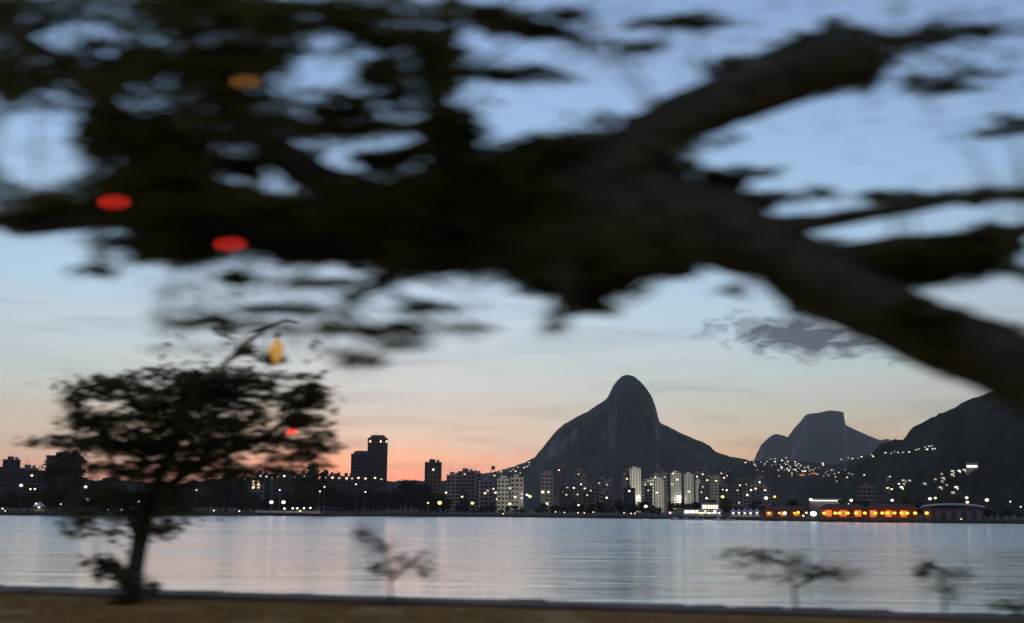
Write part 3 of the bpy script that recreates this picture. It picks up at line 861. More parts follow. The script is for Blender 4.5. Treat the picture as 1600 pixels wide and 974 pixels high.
lamp(697, 770, 50, 4, W_, 'white lamp just above the bright yellow street lamp')
lamp(738, 786.5, 6, 6, M['e_yellow'], 'yellow street lamp below the brown hipped block')
lamp(796.5, 787.5, 6, 6, M['e_warm'], 'warm street lamp below the pale twin-column block')
lamp(823.5, 773.5, 60, 5, W_, 'white lamp of the pair between the pale blocks', watt=900, dist=880)
lamp(828, 776, 55, 6, M['e_yellow'], 'yellow lamp of the pair between the pale blocks')
lamp(904, 789.5, 6, 4, W_, 'white street lamp on the tree-lined shore under the mountain')
lamp(998, 776.5, 40, 5, W_, 'white lamp at the foot of the tallest white slab tower', watt=1050, dist=1190)
lamp(1009, 791.5, 6, 6.5, W_, 'round white lamp in the trees beside the lit waterfront')
lamp(1061, 777, 35, 9, W_, 'largest white floodlight in front of the white tower cluster', watt=1850, dist=1160)
lamp(1129, 776.5, 30, 6, M['e_yellow'], 'yellow lamp lighting the lime green tree over the kiosks')
lamp(1197, 778.5, 60, 7, W_, 'white street lamp beside an orange lamp behind the pavilions')
lamp(1210.5, 776.5, 62, 5, M['e_orange'], 'orange street lamp beside a white lamp behind the pavilions')
lamp(1267, 781, 60, 6.5, W_, 'white lamp at the end of the pale grandstand')
lamp(1330, 782, 50, 6, W_, 'upper white lamp beside the broad brown block')
lamp(1326, 788.5, 40, 4.5, W_, 'lower white lamp beside the broad brown block')
lamp(1394, 782, 50, 5.5, W_, 'upper white lamp next to the lit green tree')
lamp(1400, 790, 40, 6, W_, 'lower white lamp next to the lit green tree')
lamp(1453, 779.5, 35, 6, W_, 'white lamp inside the lime tree by the boathouse')
lamp(1461.5, 778.5, 38, 5, M['e_warm'], 'warm lamp inside the lime tree by the boathouse')
lamp(1510.5, 778, 50, 5.5, W_, 'upper lamp of the stacked pair over the boathouse roof')
lamp(1511.5, 785, 45, 6, M['e_warm'], 'lower lamp of the stacked pair over the boathouse roof')
lamp(1542, 781.5, 50, 7, W_, 'white lamp over dark trees past the boathouse roof')
lamp(1578.5, 784, 50, 3, W_, 'small dim lamp over the dark trees at the wooded hill foot')
lamp(1595, 792, 40, 3, W_, 'small lamp low in the dark trees at the wooded hill foot')
lamp(1502, 812, 3, 4.5, M['e_warm'], 'lone warm lamp at the water line under the dark boathouse')
lamp(1271, 803, 5, 12, W_, 'brightest white floodlight beside the orange restaurant')
lamp(1226, 802, 5, 7, W_, 'white lamp between the kiosks and the orange restaurant')
lamp(1247, 801, 6, 6, M['e_orange'], 'orange lamp between two white waterfront lamps')
lamp(1241, 802, 6, 4, M['e_orange'], 'small orange lamp beside the larger orange waterfront lamp')
lamp(1260, 801.5, 6, 4, W_, 'small white lamp touching the brightest floodlight')
lamp(1255, 806, 4, 4, M['e_warm'], 'low warm lamp beside the brightest floodlight')
lamp(1448, 802, 5, 7, M['e_orange'], 'last orange lamp past the restaurant beside the boathouse')
lamp(1047, 801.5, 4, 4, M['e_pink'], 'pink lamp where the dark trees meet the lit waterfront')
for a in ((868, 800), (882, 801), (903, 801.5), (913, 801.5), (927, 800.5), (975, 801.5), (986, 802.5), (992, 802.5), (786, 803)):
    lamp(a[0], a[1], 3, 2.6, M['e_warm'], 'faint low lamp at the water line under the dark trees', 'faint low lamps at the water line')


# ------------------------------------------------------------------ waterfront structures
def frame(u, off):
    s = shore(u); d = Vector((s.x, s.y, 0)).normalized()
    return Vector((s.x, s.y, 0)) + d * off, -math.atan2(s.x, s.y)


def pavilion(u0, u1, off, h, label, lamps=(), roofmat='roof', wallmat='orangewall', lampmat='e_orange', lsz=5.5, deckz=.9, lv=802):
    uc = (u0 + u1) / 2; p, rz = frame(uc, off)
    Wd = (u1 - u0) / F * p.y; root = empty('waterfront_pavilion', (p.x, p.y, 0), rz)
    D = 9
    m_ = MB(); m_.box(-Wd / 2, Wd / 2, -3.5, D, .6, LZ + .05); m_.build('deck', M['timber'], root)
    m_ = MB(); m_.box(-Wd / 2 + .8, Wd / 2 - .8, 4, D - .5, LZ + .05, LZ + h); wo = m_.build('wall', M[wallmat], root)
    r_ = MB(); z = LZ + h
    v = [(-Wd / 2 - .8, -1.8, z), (Wd / 2 + .8, -1.8, z), (Wd / 2 + .8, D + .6, z), (-Wd / 2 - .8, D + .6, z), (-Wd / 2 + 2.5, 3.4, z + 2.0), (Wd / 2 - 2.5, 3.4, z + 2.0)]
    r_.v = v; r_.f = [(0, 1, 5, 4), (1, 2, 5), (2, 3, 4, 5), (3, 0, 4), (0, 3, 2, 1)]; r_.m = [0] * 5
    r_.build('roof', M[roofmat], root)
    npst = max(3, int(Wd / 4))
    for k in range(npst + 1):
        x = -Wd / 2 + .4 + (Wd - .8) * k / npst
        m_ = MB(); m_.box(x - .12, x + .12, -1.3, -1.06, LZ + .05, z); m_.build('post', M['timber'], root)
    for j in range(max(2, int(Wd / 6))):
        x = -Wd / 2 + 2 + j * 6
        if x > Wd / 2 - 3: break
        m_ = MB(); m_.box(x, x + 2.6, 3.9, 3.98, LZ + .6, LZ + h - .6); m_.build('window', M['w_orange'] if wallmat == 'orangewall' else M['w_warm'], wo)
    m_ = MB(); m_.box(-Wd / 2, Wd / 2, -3.4, -3.3, LZ + .9, LZ + 1.0); m_.box(-Wd / 2, Wd / 2, -3.4, -3.3, LZ + .5, LZ + .56); m_.build('railing', M['timber'], root)
    for lu in lamps:
        q = at(lu, lv, p.y); lx = (q - p).x / math.cos(rz)
        rr = lsz / 2 / F * p.y
        g = MB(); g.ball((lx, -1.9, min(q.z, z - rr * .9)), rr, rr, rr * .75); g.build('hanging_lamp', M[lampmat], root, smooth=True)
    return tag(root, label, 'pavilion')


pavilion(1284, 1352, 5, 3.8, 'orange-lit restaurant pavilion with a long row of hanging lamps', (1290, 1306, 1312, 1324, 1336))
pavilion(1354, 1432, 5, 3.8, 'orange-lit restaurant pavilion next to the boathouse end', (1355, 1370, 1380, 1387, 1397, 1407, 1415, 1426))
pavilion(1192, 1262, 7, 3.0, 'dim reddish pavilion between white kiosks and orange restaurant', (1203, 1218), lampmat='e_warm', lsz=3)
# boathouse
p, rz = frame(1490, 9); root = empty('boathouse', (p.x, p.y, 0), rz); Wd = 88 / F * p.y
m_ = MB(); m_.box(-Wd / 2, Wd / 2, 0, 14, .4, LZ + 4.2); m_.build('wall', M['walld'], root)
m_ = MB(); segs = 12; zt = at(1490, 788.5, p.y).z
for k in range(segs):
    a0, a1 = math.pi * k / segs, math.pi * (k + 1) / segs
    for s0, s1 in ((a0, a1),):
        x0, x1 = -math.cos(s0) * (Wd / 2 + 1), -math.cos(s1) * (Wd / 2 + 1)
        z0, z1 = LZ + 4.22 + math.sin(s0) * (zt - LZ - 4.2), LZ + 4.22 + math.sin(s1) * (zt - LZ - 4.2)
        m_.quad((x0, -1, z0), (x1, -1, z1), (x1, 15, z1 + .6), (x0, 15, z0 + .6))
        m_.quad((x0, -1, z0 - .35), (x1, -1, z1 - .35), (x1, -1, z1), (x0, -1, z0))
m_.build('roof', M['roofg'], root)
for k in range(6):
    x = -Wd / 2 + 1.2 + k * Wd / 6
    m_ = MB(); m_.box(x, x + Wd / 6 - 2, -.12, -.02, .7, LZ + 3.2); m_.build('door', M['wallb'], root)
tag(root, 'dark boathouse with shallow curved pale grey roof', 'boathouse')
# grandstand strip
p, rz = frame(1289, 75); root = empty('grandstand', (p.x, p.y, LZ), rz); Wd = 46 / F * p.y; zt = at(1289, 781, p.y).z - LZ
m_ = MB(); m_.box(-Wd / 2, Wd / 2, 0, 10, -.5, zt - 1.2); m_.build('stand', M['wallg'], root)
m_ = MB(); m_.box(-Wd / 2 - .5, Wd / 2 + .5, -2, 11, zt - .1, zt + .5); m_.build('roof', M['wallw'], root)
for k in range(8):
    x = -Wd / 2 + .4 + k * (Wd - .8) / 7
    m_ = MB(); m_.box(x - .12, x + .12, -1.6, -1.3, -.5, zt - .12); m_.build('post', M['metal'], root)
m_ = MB(); m_.box(-Wd / 2 + 1, Wd / 2 - 1, -1.2, -.9, zt - .7, zt - .25); m_.build('strip_light', M['w_white'], root)
tag(root, 'long pale grandstand with a lit strip under its roof', 'grandstand')
# low lit market hall behind the kiosks
for (a, b_, vt, off, lab) in ((1068, 1122, 796.5, 20, 'flat-roofed white waterfront hall with a bright lit front'),
                              (1096, 1124, 786.5, 45, 'pale upper hall with bright lit front behind the flat-roofed hall')):
    p, rz = frame((a + b_) / 2, off); root = empty('waterfront_hall', (p.x, p.y, LZ), rz); Wd = (b_ - a) / F * p.y; zt = at((a + b_) / 2, vt, p.y).z - LZ
    m_ = MB(); m_.box(-Wd / 2, Wd / 2, 0, 8, -.5, zt); wo = m_.build('wall', M['wallw'], root)
    m_ = MB(); m_.box(-Wd / 2 - .6, Wd / 2 + .6, -2.2, 8.6, zt + .02, zt + .45); m_.build('roof', M['roofg'], root)
    n_ = 6
    for k in range(n_):
        x = -Wd / 2 + .6 + k * (Wd - 1.2) / n_
        m_ = MB(); m_.box(x + .3, x + (Wd - 1.2) / n_ - .3, -.15, -.02, zt * .45, zt * .85); m_.build('lit_window', M['w_warm' if k in (2, 3) else 'w_white'], wo)
    tag(root, lab, 'hall')
# white tents with a lamp inside each
for k, (tu, off, wpx) in enumerate(((1096, 6, 11), (1110, 5, 12), (1124, 6, 11), (1146, 6, 10), (1155, 5, 9), (1164, 6, 9), (1173, 5, 10), (1183, 6, 10), (60, 6, 18))):
    p, rz = frame(tu, off); root = empty('white_tent', (p.x, p.y, LZ), rz); r_ = wpx / 2 / F * p.y
    v = [(-r_, -r_, 2.3), (r_, -r_, 2.3), (r_, r_, 2.3), (-r_, r_, 2.3), (0, 0, 4.0)]
    m_ = MB(); m_.v = v + [(a, b_, 1.9) for a, b_, _ in v[:4]]
    m_.f = [(0, 1, 4), (1, 2, 4), (2, 3, 4), (3, 0, 4), (5, 6, 1, 0), (6, 7, 2, 1), (7, 8, 3, 2), (8, 5, 0, 3)]; m_.m = [0] * 8
    m_.build('canopy', M['canvas'], root)
    for sx in (-1, 1):
        for sy in (-1, 1):
            m_ = MB(); m_.box(sx * r_ * .96 - .06, sx * r_ * .96 + .06, sy * r_ * .96 - .06, sy * r_ * .96 + .06, -.1, 2.2); m_.build('leg', M['metal'], root)
    m_ = MB(); m_.box(-r_ * .8, r_ * .8, r_ * .2, r_ * .5, 0, 1.0); m_.build('counter', M['wallw'], root)
    g = MB(); g.ball((0, -r_ * .5, 1.7), .5, .5, .4); g.build('lamp', M['e_white'], root)
    if tu == 60: tag(root, 'large white tent lit from inside on shore near the tallest tree', 'tent')
    else: tag(root, 'small white tent lit from inside on the waterfront', 'tent', 'white tents on the waterfront')


# lit jetty
p, rz = frame(450, 1); root = empty('jetty', (p.x, p.y, 0), rz); Wd = 100 / F * p.y
m_ = MB(); m_.box(-Wd / 2, Wd / 2, -3, 4, .9, 1.25); m_.build('deck', M['concrete'], root)
for k in range(9):
    x = -Wd / 2 + .6 + k * (Wd - 1.2) / 8
    m_ = MB(); m_.box(x - .2, x + .2, -2.8, -2.4, -1, .88); m_.build('pile', M['concrete'], root)
m_ = MB(); m_.box(-Wd / 2, Wd / 2, 3.6, 3.8, 1.27, 2.6); m_.build('low_wall', M['wallw'], root)
tag(root, 'low pale jetty lit by white lamps in front of dark trees', 'jetty')
p, rz = frame(813, 1); root = empty('jetty', (p.x, p.y, 0), rz); Wd = 32 / F * p.y
m_ = MB(); m_.box(-Wd / 2, Wd / 2, -2.5, 3, .9, 1.2); m_.build('deck', M['concrete'], root)
for k in range(4):
    x = -Wd / 2 + .6 + k * (Wd - 1.2) / 3
    m_ = MB(); m_.box(x - .2, x + .2, -2.3, -2, -1, .88); m_.build('pile', M['concrete'], root)
tag(root, 'short pale jetty under the warm lamp below the pale blocks', 'jetty')


# moored boats
def make_boat():
    root = empty('moored_boat', (0, 0, 0))
    m_ = MB(); st = [(-4.2, .95, .75), (-2, 1.3, .7), (1, 1.3, .75), (3.2, .8, .95), (4.6, .04, 1.2)]
    for x, wv, z in st:
        m_.v += [(x, -wv, z), (x, -wv * .7, -.2), (x, wv * .7, -.2), (x, wv, z)]
    for k in range(len(st) - 1):
        i = 4 * k
        m_.f += [(i, i + 4, i + 5, i + 1), (i + 1, i + 5, i + 6, i + 2), (i + 2, i + 6, i + 7, i + 3), (i + 3, i + 7, i + 4, i)]
    m_.f.append((0, 1, 2, 3)); m_.m = [0] * len(m_.f); m_.build('hull', M['hullw'], root)
    m_ = MB(); m_.box(-2.2, 1.0, -.9, .9, .72, 1.9, taper=.85); cb = m_.build('cabin', M['hullw'], root)
    m_ = MB(); m_.box(-1.9, .8, -.93, -.84, 1.15, 1.6); m_.build('window', M['glass'], cb)
    m_ = MB(); m_.tube([(1.4, 0, .8), (1.4, 0, 3.6)], [.05, .03], 6); m_.build('mast', M['metal'], root)
    return root


boat = make_boat(); first = True
for (bu, bv) in ((1054, 812.5), (1072, 812.8), (1090, 813), (1121, 814), (1139, 813.6)):
    o = boat if first else dup(boat); first = False
    q = on_plane(bu, shore_v(bu) + 1.2, 0)
    o.location = (q.x, q.y, 0); o.scale = (.6, .6, .6); o.rotation_euler = (0, 0, rng.choice([0, math.pi]) + rng.uniform(-.9, .9))
    tag(o, 'small white cabin boat moored along the lit waterfront', 'boat', 'boats moored along the lit waterfront')
# flag on the slope
q = at(768, 738, 1500)
root = empty('flagpole', (q.x, 1500, LZ))
m_ = MB(); zt = at(768, 728, 1500).z - LZ; m_.tube([(0, 0, 0), (0, 0, zt)], [.5, .35], 6); m_.build('pole', M['metal'], root)
m_ = MB()
for k in range(4):
    m_.quad((.4 + k, .3 * math.sin(k), zt - 5), (1.4 + k, .3 * math.sin(k + 1), zt - 5.2), (1.4 + k, .3 * math.sin(k + 1), zt - .4), (.4 + k, .3 * math.sin(k), zt - .2))
m_.build('flag', M['roof'], root)
tag(root, 'tall thin mast with a reddish flag over the lit slope', 'flagpole')

# ------------------------------------------------------------------ near big tree
BT = empty('spreading_tree', (5.3, 6.9, GZ))


def limb(name, pts, parent, wob=0.16, n=14, seed=0, rootloc=None):
    """pts: (u, v, depth, half width in px); smooth Catmull-Rom through them"""
    P = [at(a, b_, y) for a, b_, y, _ in pts]; Rr = [h / F * y for _, _, y, h in pts]
    out = []; rr = []
    for k in range(len(P) - 1):
        p0, p1, p2, p3 = P[max(k - 1, 0)], P[k], P[k + 1], P[min(k + 2, len(P) - 1)]
        for j in range(5):
            t_ = j / 5
            q = .5 * ((2 * p1) + (p2 - p0) * t_ + (2 * p0 - 5 * p1 + 4 * p2 - p3) * t_ ** 2 + (-p0 + 3 * p1 - 3 * p2 + p3) * t_ ** 3)
            q = q + Vector((0, 0, .02)) * noise.noise(Vector((k + t_, seed, 2)))
            out.append(q); rr.append(Rr[k] + (Rr[k + 1] - Rr[k]) * t_)
    out.append(P[-1]); rr.append(Rr[-1])
    m_ = MB(); base = parent.location
    m_.tube([q - base for q in out], rr, n, wob=wob, seed=seed)
    o = m_.build(name, M['bark'], parent, smooth=True)
    return out, rr


pts_all = []


def addlimb(pts, seed, wob=0.2, n=14, name='limb'):
    o, r_ = limb(name, pts, BT, wob, n, seed); pts_all.extend(list(zip(o, r_)))


# trunk stands past the right edge of the picture, limbs reach across
tb = MB()
P0 = at(1720, 665, 6.9)
tb.tube([(0.1, 0, -.2), (.02, 0, .35), (-.02, .0, .8), (P0.x - BT.location.x + .16, .0, P0.z - GZ - .35), (P0.x - BT.location.x, 0, P0.z - GZ)], [.55, .42, .36, .33, .27], 16, wob=.2, seed=4)
tb.build('trunk', M['bark'], BT, smooth=True)
addlimb([(1740, 680, 6.9, 66), (1660, 620, 6.9, 62), (1580, 572, 6.9, 58), (1490, 535, 6.9, 56), (1400, 497, 6.9, 55), (1300, 447, 6.9, 54), (1200, 392, 6.9, 56), (1100, 356, 7.0, 66), (1000, 345, 7.0, 84), (900, 345, 7.1, 92), (800, 348, 7.1, 78), (700, 352, 7.2, 62), (600, 352, 7.3, 48), (480, 345, 7.4, 38), (350, 340, 7.5, 28), (230, 330, 7.6, 20), (90, 335, 7.7, 13), (-60, 350, 7.8, 8)], 1, .22, 18)
addlimb([(930, 320, 7.0, 60), (1000, 225, 6.9, 48), (1090, 175, 6.8, 42), (1180, 142, 6.7, 44), (1270, 106, 6.6, 46), (1330, 86, 6.5, 40), (1365, 74, 6.45, 26), (1392, 62, 6.4, 10)], 2)
addlimb([(1130, 360, 6.9, 30), (1220, 355, 6.8, 18), (1320, 340, 6.7, 13), (1450, 318, 6.6, 11), (1560, 305, 6.5, 9), (1680, 296, 6.4, 7)], 3)
addlimb([(1270, 430, 6.95, 46), (1360, 418, 7.1, 44), (1450, 408, 7.2, 42), (1530, 390, 7.3, 34), (1580, 372, 7.4, 18), (1620, 355, 7.4, 8)], 4)
addlimb([(820, 350, 7.1, 60), (740, 300, 7.2, 46), (690, 235, 7.3, 30), (685, 150, 7.4, 22), (700, 60, 7.5, 16), (720, -60, 7.6, 12)], 5)
addlimb([(640, 350, 7.3, 40), (540, 300, 7.2, 34), (420, 225, 7.1, 28), (330, 130, 7.0, 22), (290, 40, 6.9, 18), (270, -60, 6.8, 14)], 6)
addlimb([(420, 330, 7.4, 30), (300, 290, 7.2, 26), (220, 220, 7.1, 22), (140, 130, 7.0, 16), (40, 60, 6.9, 12), (-60, 0, 6.8, 8)], 7)
addlimb([(880, 400, 7.0, 40), (884, 450, 6.95, 22), (880, 486, 6.9, 10), (872, 506, 6.88, 3)], 8)
addlimb([(640, 390, 7.2, 26), (590, 440, 7.1, 13), (552, 470, 7.0, 8), (515, 505, 6.95, 4), (470, 520, 6.9, 2.5)], 9)
addlimb([(400, 345, 7.4, 24), (300, 360, 7.2, 20), (160, 345, 7.1, 14), (20, 362, 7.0, 8)], 10)

# foliage clumps: (u, v, half width px, half height px, leaves)
CL = [(1330, 86, 60, 50, 420), (1240, 112, 70, 46, 260), (1480, 405, 90, 40, 260), (1540, 380, 50, 34, 160),(900, 260, 150, 50, 420), (880, 445, 90, 42, 330), (980, 420, 90, 36, 240), (780, 290, 120, 60, 420), (640, 390, 120, 40, 380), (480, 385, 110, 32, 320), (250, 385, 90, 24, 200), (260, 250, 110, 60, 360), (330, 90, 130, 60, 380), (180, 60, 60, 22, 70), (440, 60, 60, 40, 130),(20, 25, 60, 60, 260), (0, 120, 90, 40, 220), (120, 128, 90, 30, 220), (150, 180, 40, 40, 120), (480, 20, 120, 24, 160), (620, 60, 90, 20, 110), (420, 120, 40, 50, 130), (520, 175, 90, 20, 140), (760, 30, 90, 18, 80), (360, 270, 60, 24, 120), (620, 300, 110, 30, 220), (330, 20, 150, 40, 420), (230, 110, 130, 45, 420), (380, 60, 90, 40, 220), (300, 170, 110, 60, 460),
      (200, 220, 75, 60, 320), (240, 300, 100, 60, 460), (140, 315, 110, 22, 180), (70, 345, 90, 18, 160), (280, 375, 60, 40, 230), (330, 330, 110, 50, 360), (430, 180, 70, 35, 160), (560, 55, 110, 22, 110),
      (470, 200, 90, 14, 90), (590, 130, 50, 34, 120), (560, 205, 130, 12, 90), (690, 110, 40, 90, 190), (700, 210, 60, 60, 220), (630, 250, 80, 26, 120), (570, 350, 130, 55, 500), (430, 355, 120, 50, 460), (690, 340, 120, 70, 520), (800, 340, 130, 80, 620), (780, 120, 90, 14, 60), (840, 40, 110, 16, 80), (920, 300, 130, 75, 560), (880, 420, 110, 40, 300), (700, 405, 130, 30, 300), (1000, 390, 110, 50, 320), (1010, 250, 90, 50, 220), (880, 235, 120, 28, 220),
      (1070, 175, 70, 28, 130), (1170, 135, 80, 38, 170), (1260, 100, 80, 46, 230), (1330, 82, 58, 50, 240), (1110, 330, 90, 60, 240), (1160, 285, 30, 10, 16), (1260, 305, 60, 8, 26), (1420, 310, 120, 9, 60), (1560, 305, 110, 12, 70), (1420, 405, 110, 28, 170), (1520, 385, 60, 34, 150), (1560, 420, 50, 22, 60), (1210, 395, 90, 50, 200), (1330, 455, 80, 45, 160), (1440, 515, 80, 46, 160), (1550, 560, 80, 45, 160),
      (500, 440, 90, 7, 26), (450, 480, 110, 10, 44), (560, 520, 120, 10, 40), (330, 500, 90, 14, 50), (640, 480, 130, 6, 24), (700, 510, 110, 7, 24), (640, 540, 50, 10, 16), (520, 560, 70, 12, 26), (160, 430, 50, 14, 12), (1100, 225, 70, 6, 10), (1500, 130, 110, 16, 40), (1520, 55, 110, 24, 50), (1080, 30, 130, 10, 34), (960, 75, 80, 8, 22), (1180, 270, 60, 6, 10), (1150, 455, 40, 5, 8), (380, 440, 70, 14, 26), (870, 500, 26, 12, 14), (1580, 200, 60, 14, 16)]
clumps = []; tw = MB(); bl = BT.location
for (cu, cv_, ru, rv, n_) in CL:
    y = 7.0 + rng.uniform(-.35, .45) + (.2 if cu < 500 else 0)
    c_ = at(cu, cv_, y); k = y / F
    near = min(pts_all, key=lambda q: (q[0] - c_).length)
    st = near[0]; mid = (st + c_) * .5 + Vector((rng.uniform(-.05, .05), rng.uniform(-.1, .1), -.03))
    tw.tube([st - bl, mid - bl, c_ - bl], [.022, .014, .008], 6, cap=False)
    for j in range(max(3, n_ // 28)):
        e_ = c_ + Vector((rng.uniform(-1, 1) * ru * k, rng.uniform(-.35, .35), rng.uniform(-1, 1) * rv * k))
        s_ = c_ + (mid - c_) * rng.uniform(0, .5)
        tw.tube([s_ - bl, (s_ + e_) * .5 - bl + Vector((0, 0, .03)), e_ - bl], [.009, .007, .003], 5, cap=False)
    ryd = max(.14, min(.32, (ru + rv) * .3 * k))
    clumps.append((tuple(c_ - bl), (ru * k, ryd, rv * k), int(n_ * (.45 if cu < 480 and cv_ < 210 else 1.7))))
GAPS = [(60, 232, 85, 62), (125, 58, 80, 26), (500, 110, 60, 26), (440, 265, 120, 24), (610, 160, 30, 18), (640, 262, 20, 10), (545, 240, 90, 16)]
FINE = []                                                # airy sprays: (u0, u1, v0, v1, leaves per 1000 square px)
for (u0, u1, v0, v1, dn) in ((-60, 420, -40, 330, 30.0), (420, 720, -40, 330, 17.0), (720, 1050, -40, 110, 2.2), (230, 560, 405, 560, 4.2), (540, 760, 440, 560, 1.6), (140, 300, 330, 420, 14.0), (1050, 1620, -30, 330, .45), (1380, 1620, 10, 120, 2.6), (600, 1100, 220, 440, 9.0), (1480, 1600, 380, 430, 5.0)):
    for _k in range(int((u1 - u0) * (v1 - v0) * dn / 1000)):
        a, b_ = rng.uniform(u0, u1), rng.uniform(v0, v1)
        g_ = min(((a - x) / p_) ** 2 + ((b_ - y_) / q_) ** 2 for x, y_, p_, q_ in GAPS)
        if g_ < 1 and rng.random() < .93: continue
        if noise.noise(Vector((a / 110, b_ / 28, 9))) < -.15 and rng.random() < .55: continue
        FINE.append(at(a, b_, 7.0 + rng.uniform(-.7, .9)) - bl)
for k in range(0, len(FINE), 9):                         # fine twigs carrying the sprays
    q = FINE[k] + bl; near = min(pts_all[::3], key=lambda z: (z[0] - q).length_squared)[0]
    if (near - q).length < 1.3: tw.tube([near - bl, (near + q) * .5 - bl + Vector((0, 0, .04)), q - bl], [.008, .006, .003], 4, cap=False)
tag(tw.build('twig', M['bark'], BT), kind='stuff')
fm = leaf_mesh('leaf_spray', [(tuple(q), (.06, .06, .04), 2) for q in FINE], .075, flat=.7, asp=.5)
tag(link('leaf_spray', fm, M['spray'], BT), kind='stuff')
me = leaf_mesh('crown', clumps, .165, flat=.8, asp=.44)
tag(link('crown', me, M['leaf'], BT), kind='stuff')
tag(BT, 'huge spreading tree with thick dark limbs arching over the lagoon', 'tree')


# ------------------------------------------------------------------ young trees and shrubs on the bank
young_ends = []


def sapling(name, base_u, base_v, stems, cl_, label, size, cat='tree', mat='leafy', dy=.6, fine=()):
    p = on_plane(base_u, base_v, GZ); root = empty(name, p)
    tb = MB(); ends = []
    for st in stems:
        P = [at(a, b_, p.y + o_) for a, b_, o_, _ in st]; rr = [h / F * p.y for *_, h in st]
        if st is stems[0]: P[0].z = min(P[0].z, GZ - .02)
        tb.tube([q - p for q in P], rr, 9, wob=.2, seed=len(st)); ends += P
    clx = []
    for (cu, cv_, ru, rv, n_) in cl_:
        y = p.y + rng.uniform(-dy, dy); c_ = at(cu, cv_, y); k = y / F
        near = min(ends, key=lambda q: (q - c_).length)
        tb.tube([near - p, (near + c_) * .5 - p + Vector((0, 0, .04)), c_ - p], [.02, .012, .006], 6, cap=False)
        for j in range(max(3, n_ // 30)):
            e_ = c_ + Vector((rng.uniform(-1, 1) * ru * k, rng.uniform(-.3, .3), rng.uniform(-1, 1) * rv * k))
            tb.tube([c_ - p, e_ - p], [.007, .003], 5, cap=False)
        rv *= 1.25
        clx.append((tuple(c_ - p), (ru * k, max(.2, (ru + rv) * .45 * k), rv * k), int(n_ * 3.8)))
    for (u0, u1, v0, v1, dn) in fine:
        for _k in range(int((u1 - u0) * (v1 - v0) * dn / 1000)):
            a, b_ = rng.uniform(u0, u1), rng.uniform(v0, v1)
            ex, ey = (a - (u0 + u1) / 2) / (u1 - u0) * 2, (b_ - (v0 + v1) / 2) / (v1 - v0) * 2
            if abs(ex) ** 3 + abs(ey) ** 3 > 1 + .5 * noise.noise(Vector((a / 40, b_ / 20, 3))): continue
            if noise.noise(Vector((a / 70, b_ / 16, 4))) < -.1: continue
            clx.append((tuple(at(a, b_, p.y + rng.uniform(-.8, .8)) - p), (.08, .08, .05), 3))
    if not young_ends: young_ends.extend((q, 0) for q in ends)
    tb.build('trunk', M['bark'], root, smooth=True)
    tag(link('crown', leaf_mesh('crown', clx, size, flat=.7, asp=.45), M[mat], root), kind='stuff')
    return tag(root, label, cat)


sapling('young_tree', 208, 940,
        [[(208, 944, 0, 24), (206, 915, 0, 16), (214, 870, 0, 13), (228, 810, 0, 11), (250, 740, 0, 9), (280, 670, 0, 6), (295, 610, 0, 3)],
         [(219, 850, 0, 8), (196, 790, -.2, 6), (175, 720, -.3, 5), (150, 650, -.3, 3)],
         [(240, 770, 0, 7), (330, 720, .2, 5), (420, 680, .3, 4), (470, 640, .3, 2)],
         [(285, 640, 0, 5), (350, 570, .1, 4), (410, 515, .1, 3), (445, 500, .1, 2), (470, 505, .1, 1.5)],
         [(206, 915, 0, 14), (178, 890, .1, 8), (150, 872, .1, 4)]],
        [(300, 620, 75, 42, 460), (350, 600, 70, 26, 220), (180, 605, 75, 16, 170), (160, 662, 65, 16, 150), (240, 655, 70, 40, 330), (330, 665, 80, 40, 360), (460, 622, 62, 18, 200), (480, 655, 48, 14, 110), (420, 690, 90, 20, 190), (280, 705, 120, 26, 320), (180, 700, 110, 16, 170), (330, 740, 130, 14, 170), (230, 735, 90, 14, 130), (480, 705, 60, 14, 90), (120, 625, 36, 30, 60), (130, 690, 80, 8, 50), (160, 790, 70, 30, 110), (230, 790, 90, 30, 170), (150, 830, 60, 16, 50), (250, 830, 50, 22, 60), (165, 885, 34, 22, 90), (205, 925, 36, 18, 90), (420, 560, 50, 14, 50), (370, 530, 60, 24, 50)],
        'young leafy tree standing alone on the near bank by the water', .165, fine=((105, 525, 575, 765, 34.0), (90, 300, 765, 850, 13.0), (250, 520, 520, 600, 3.0), (140, 230, 850, 935, 5.0)))
sapling('bank_shrub', 612, 948, [[(612, 950, 0, 3), (608, 905, 0, 2.2), (600, 850, 0, 1.5)], [(609, 910, 0, 2), (640, 880, 0, 1.5), (660, 868, 0, 1)]],
        [(585, 845, 34, 22, 90), (612, 870, 46, 24, 130), (650, 885, 40, 18, 90), (600, 895, 34, 14, 40), (560, 830, 22, 16, 24)],
        'slim-stemmed shrub on the near bank closest to the young tree', .075, 'shrub')
sapling('bank_shrub', 1245, 958, [[(1245, 960, 0, 3), (1240, 915, 0, 2.2), (1225, 880, 0, 1.5)], [(1241, 920, 0, 2), (1290, 895, 0, 1.5), (1310, 890, 0, 1)]],
        [(1160, 866, 40, 12, 50), (1205, 878, 56, 15, 120), (1265, 888, 56, 18, 150), (1300, 898, 40, 14, 70), (1225, 900, 60, 12, 60)],
        'widest low shrub on the near bank with spreading flat sprays', .075, 'shrub')
sapling('bank_shrub', 1478, 964, [[(1478, 966, 0, 3), (1474, 925, 0, 2.2), (1466, 890, 0, 1.5)]],
        [(1455, 886, 34, 14, 60), (1480, 897, 38, 16, 80), (1485, 922, 34, 12, 40), (1445, 895, 30, 10, 30)],
        'small round shrub on the near bank past the widest shrub', .075, 'shrub')
sapling('bank_shrub', 1590, 969, [[(1590, 970, 0, 5), (1588, 955, 0, 4), (1580, 948, 0, 3)]],
        [(1570, 950, 46, 10, 60), (1600, 945, 40, 12, 60)],
        'lowest shrub hugging the near bank edge under the big limb', .07, 'shrub')


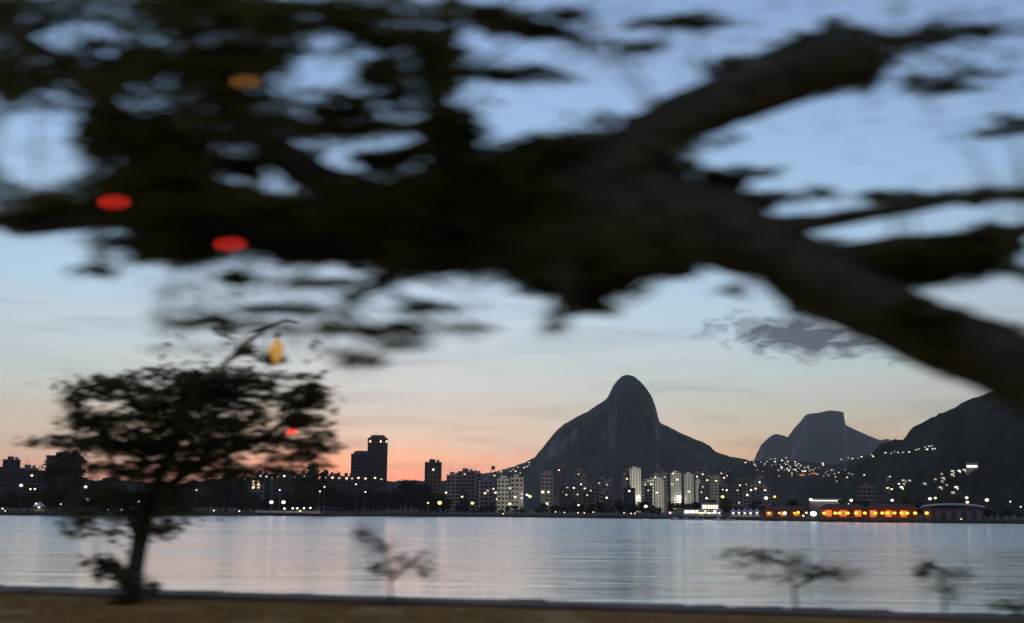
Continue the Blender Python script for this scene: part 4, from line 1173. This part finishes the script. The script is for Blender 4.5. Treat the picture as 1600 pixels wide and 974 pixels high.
# ------------------------------------------------------------------ car-window reflections, built as added glowing shapes in the branches
def reflection(u, v, y, wpx, hpx, mat, label, shape='ball', ends=None):
    p = at(u, v, y); k = y / F; rx, rz_ = wpx / 2 * k, hpx / 2 * k
    best = min(ends or pts_all, key=lambda q: abs(q[0].x - p.x) * 3 + (0 if q[0].z > p.z else 99) + (q[0].z - p.z))
    top = best[0]
    root = empty('window_reflection', p)
    m_ = MB()
    if shape == 'ball': m_.ball((0, 0, 0), rx, rx, rz_, 14, 10)
    else:
        m_.v = [(0, 0, rz_), (0, 0, -rz_)] + [(rx * math.cos(a), rx * math.sin(a), rz_ * .1) for a in (0, math.pi / 3, 2 * math.pi / 3, math.pi, 4 * math.pi / 3, 5 * math.pi / 3)]
        for j in range(6): m_.f += [(0, 2 + j, 2 + (j + 1) % 6), (1, 2 + (j + 1) % 6, 2 + j)]
        m_.m = [0] * 12
    sd = m_.build('glow_shape', mat, root, smooth=shape == 'ball')
    m_ = MB(); m_.tube([(0, 0, rz_ * .9), (0, 0, rz_ * 1.15)], [rx * .35, rx * .3], 8); m_.build('cap', M['cord'], sd)
    m_ = MB(); m_.tube([Vector((0, 0, rz_ * 1.1)), (top - p) * .5 + Vector((.004, 0, 0)), top - p], [.003] * 3, 5, cap=False); m_.build('cord', M['cord'], root)  # cap and cord added to hang the glowing shape
    return tag(root, label, 'reflection')


reflection(360, 382, 6.1, 10, 13, M['e_red'], 'brightest round red car-window reflection, built as a glowing ball under the dark limb')
reflection(178, 316, 6.1, 10, 14, M['e_red'], 'red car-window reflection, built as a glowing ball in leaves above the other red one')
YD = sum(q[0].y for q in young_ends) / len(young_ends)
reflection(456, 675, YD, 9, 8, M['e_red'], 'smallest red car-window reflection, built as a glowing ball low in the young tree', ends=young_ends)
reflection(383, 128, 6.2, 12, 16, M['e_amber'], 'orange car-window reflection, built as a glowing ball high among the olive leaves')
reflection(432, 549, YD - .9, 26, 48, M['e_gold'], 'golden diamond-shaped car-window reflection, built as a glowing shape in the young tree top', 'diamond', ends=young_ends)
reflection(343, 582, YD, 9, 14, M['e_cream'], 'cream car-window reflection, built as a glowing drop beside the golden diamond one', ends=young_ends)
reflection(384, 536, YD, 9, 14, M['e_cream'], 'cream car-window reflection, built as a glowing drop just above the golden diamond', ends=young_ends)

print('objects', len(bpy.data.objects))
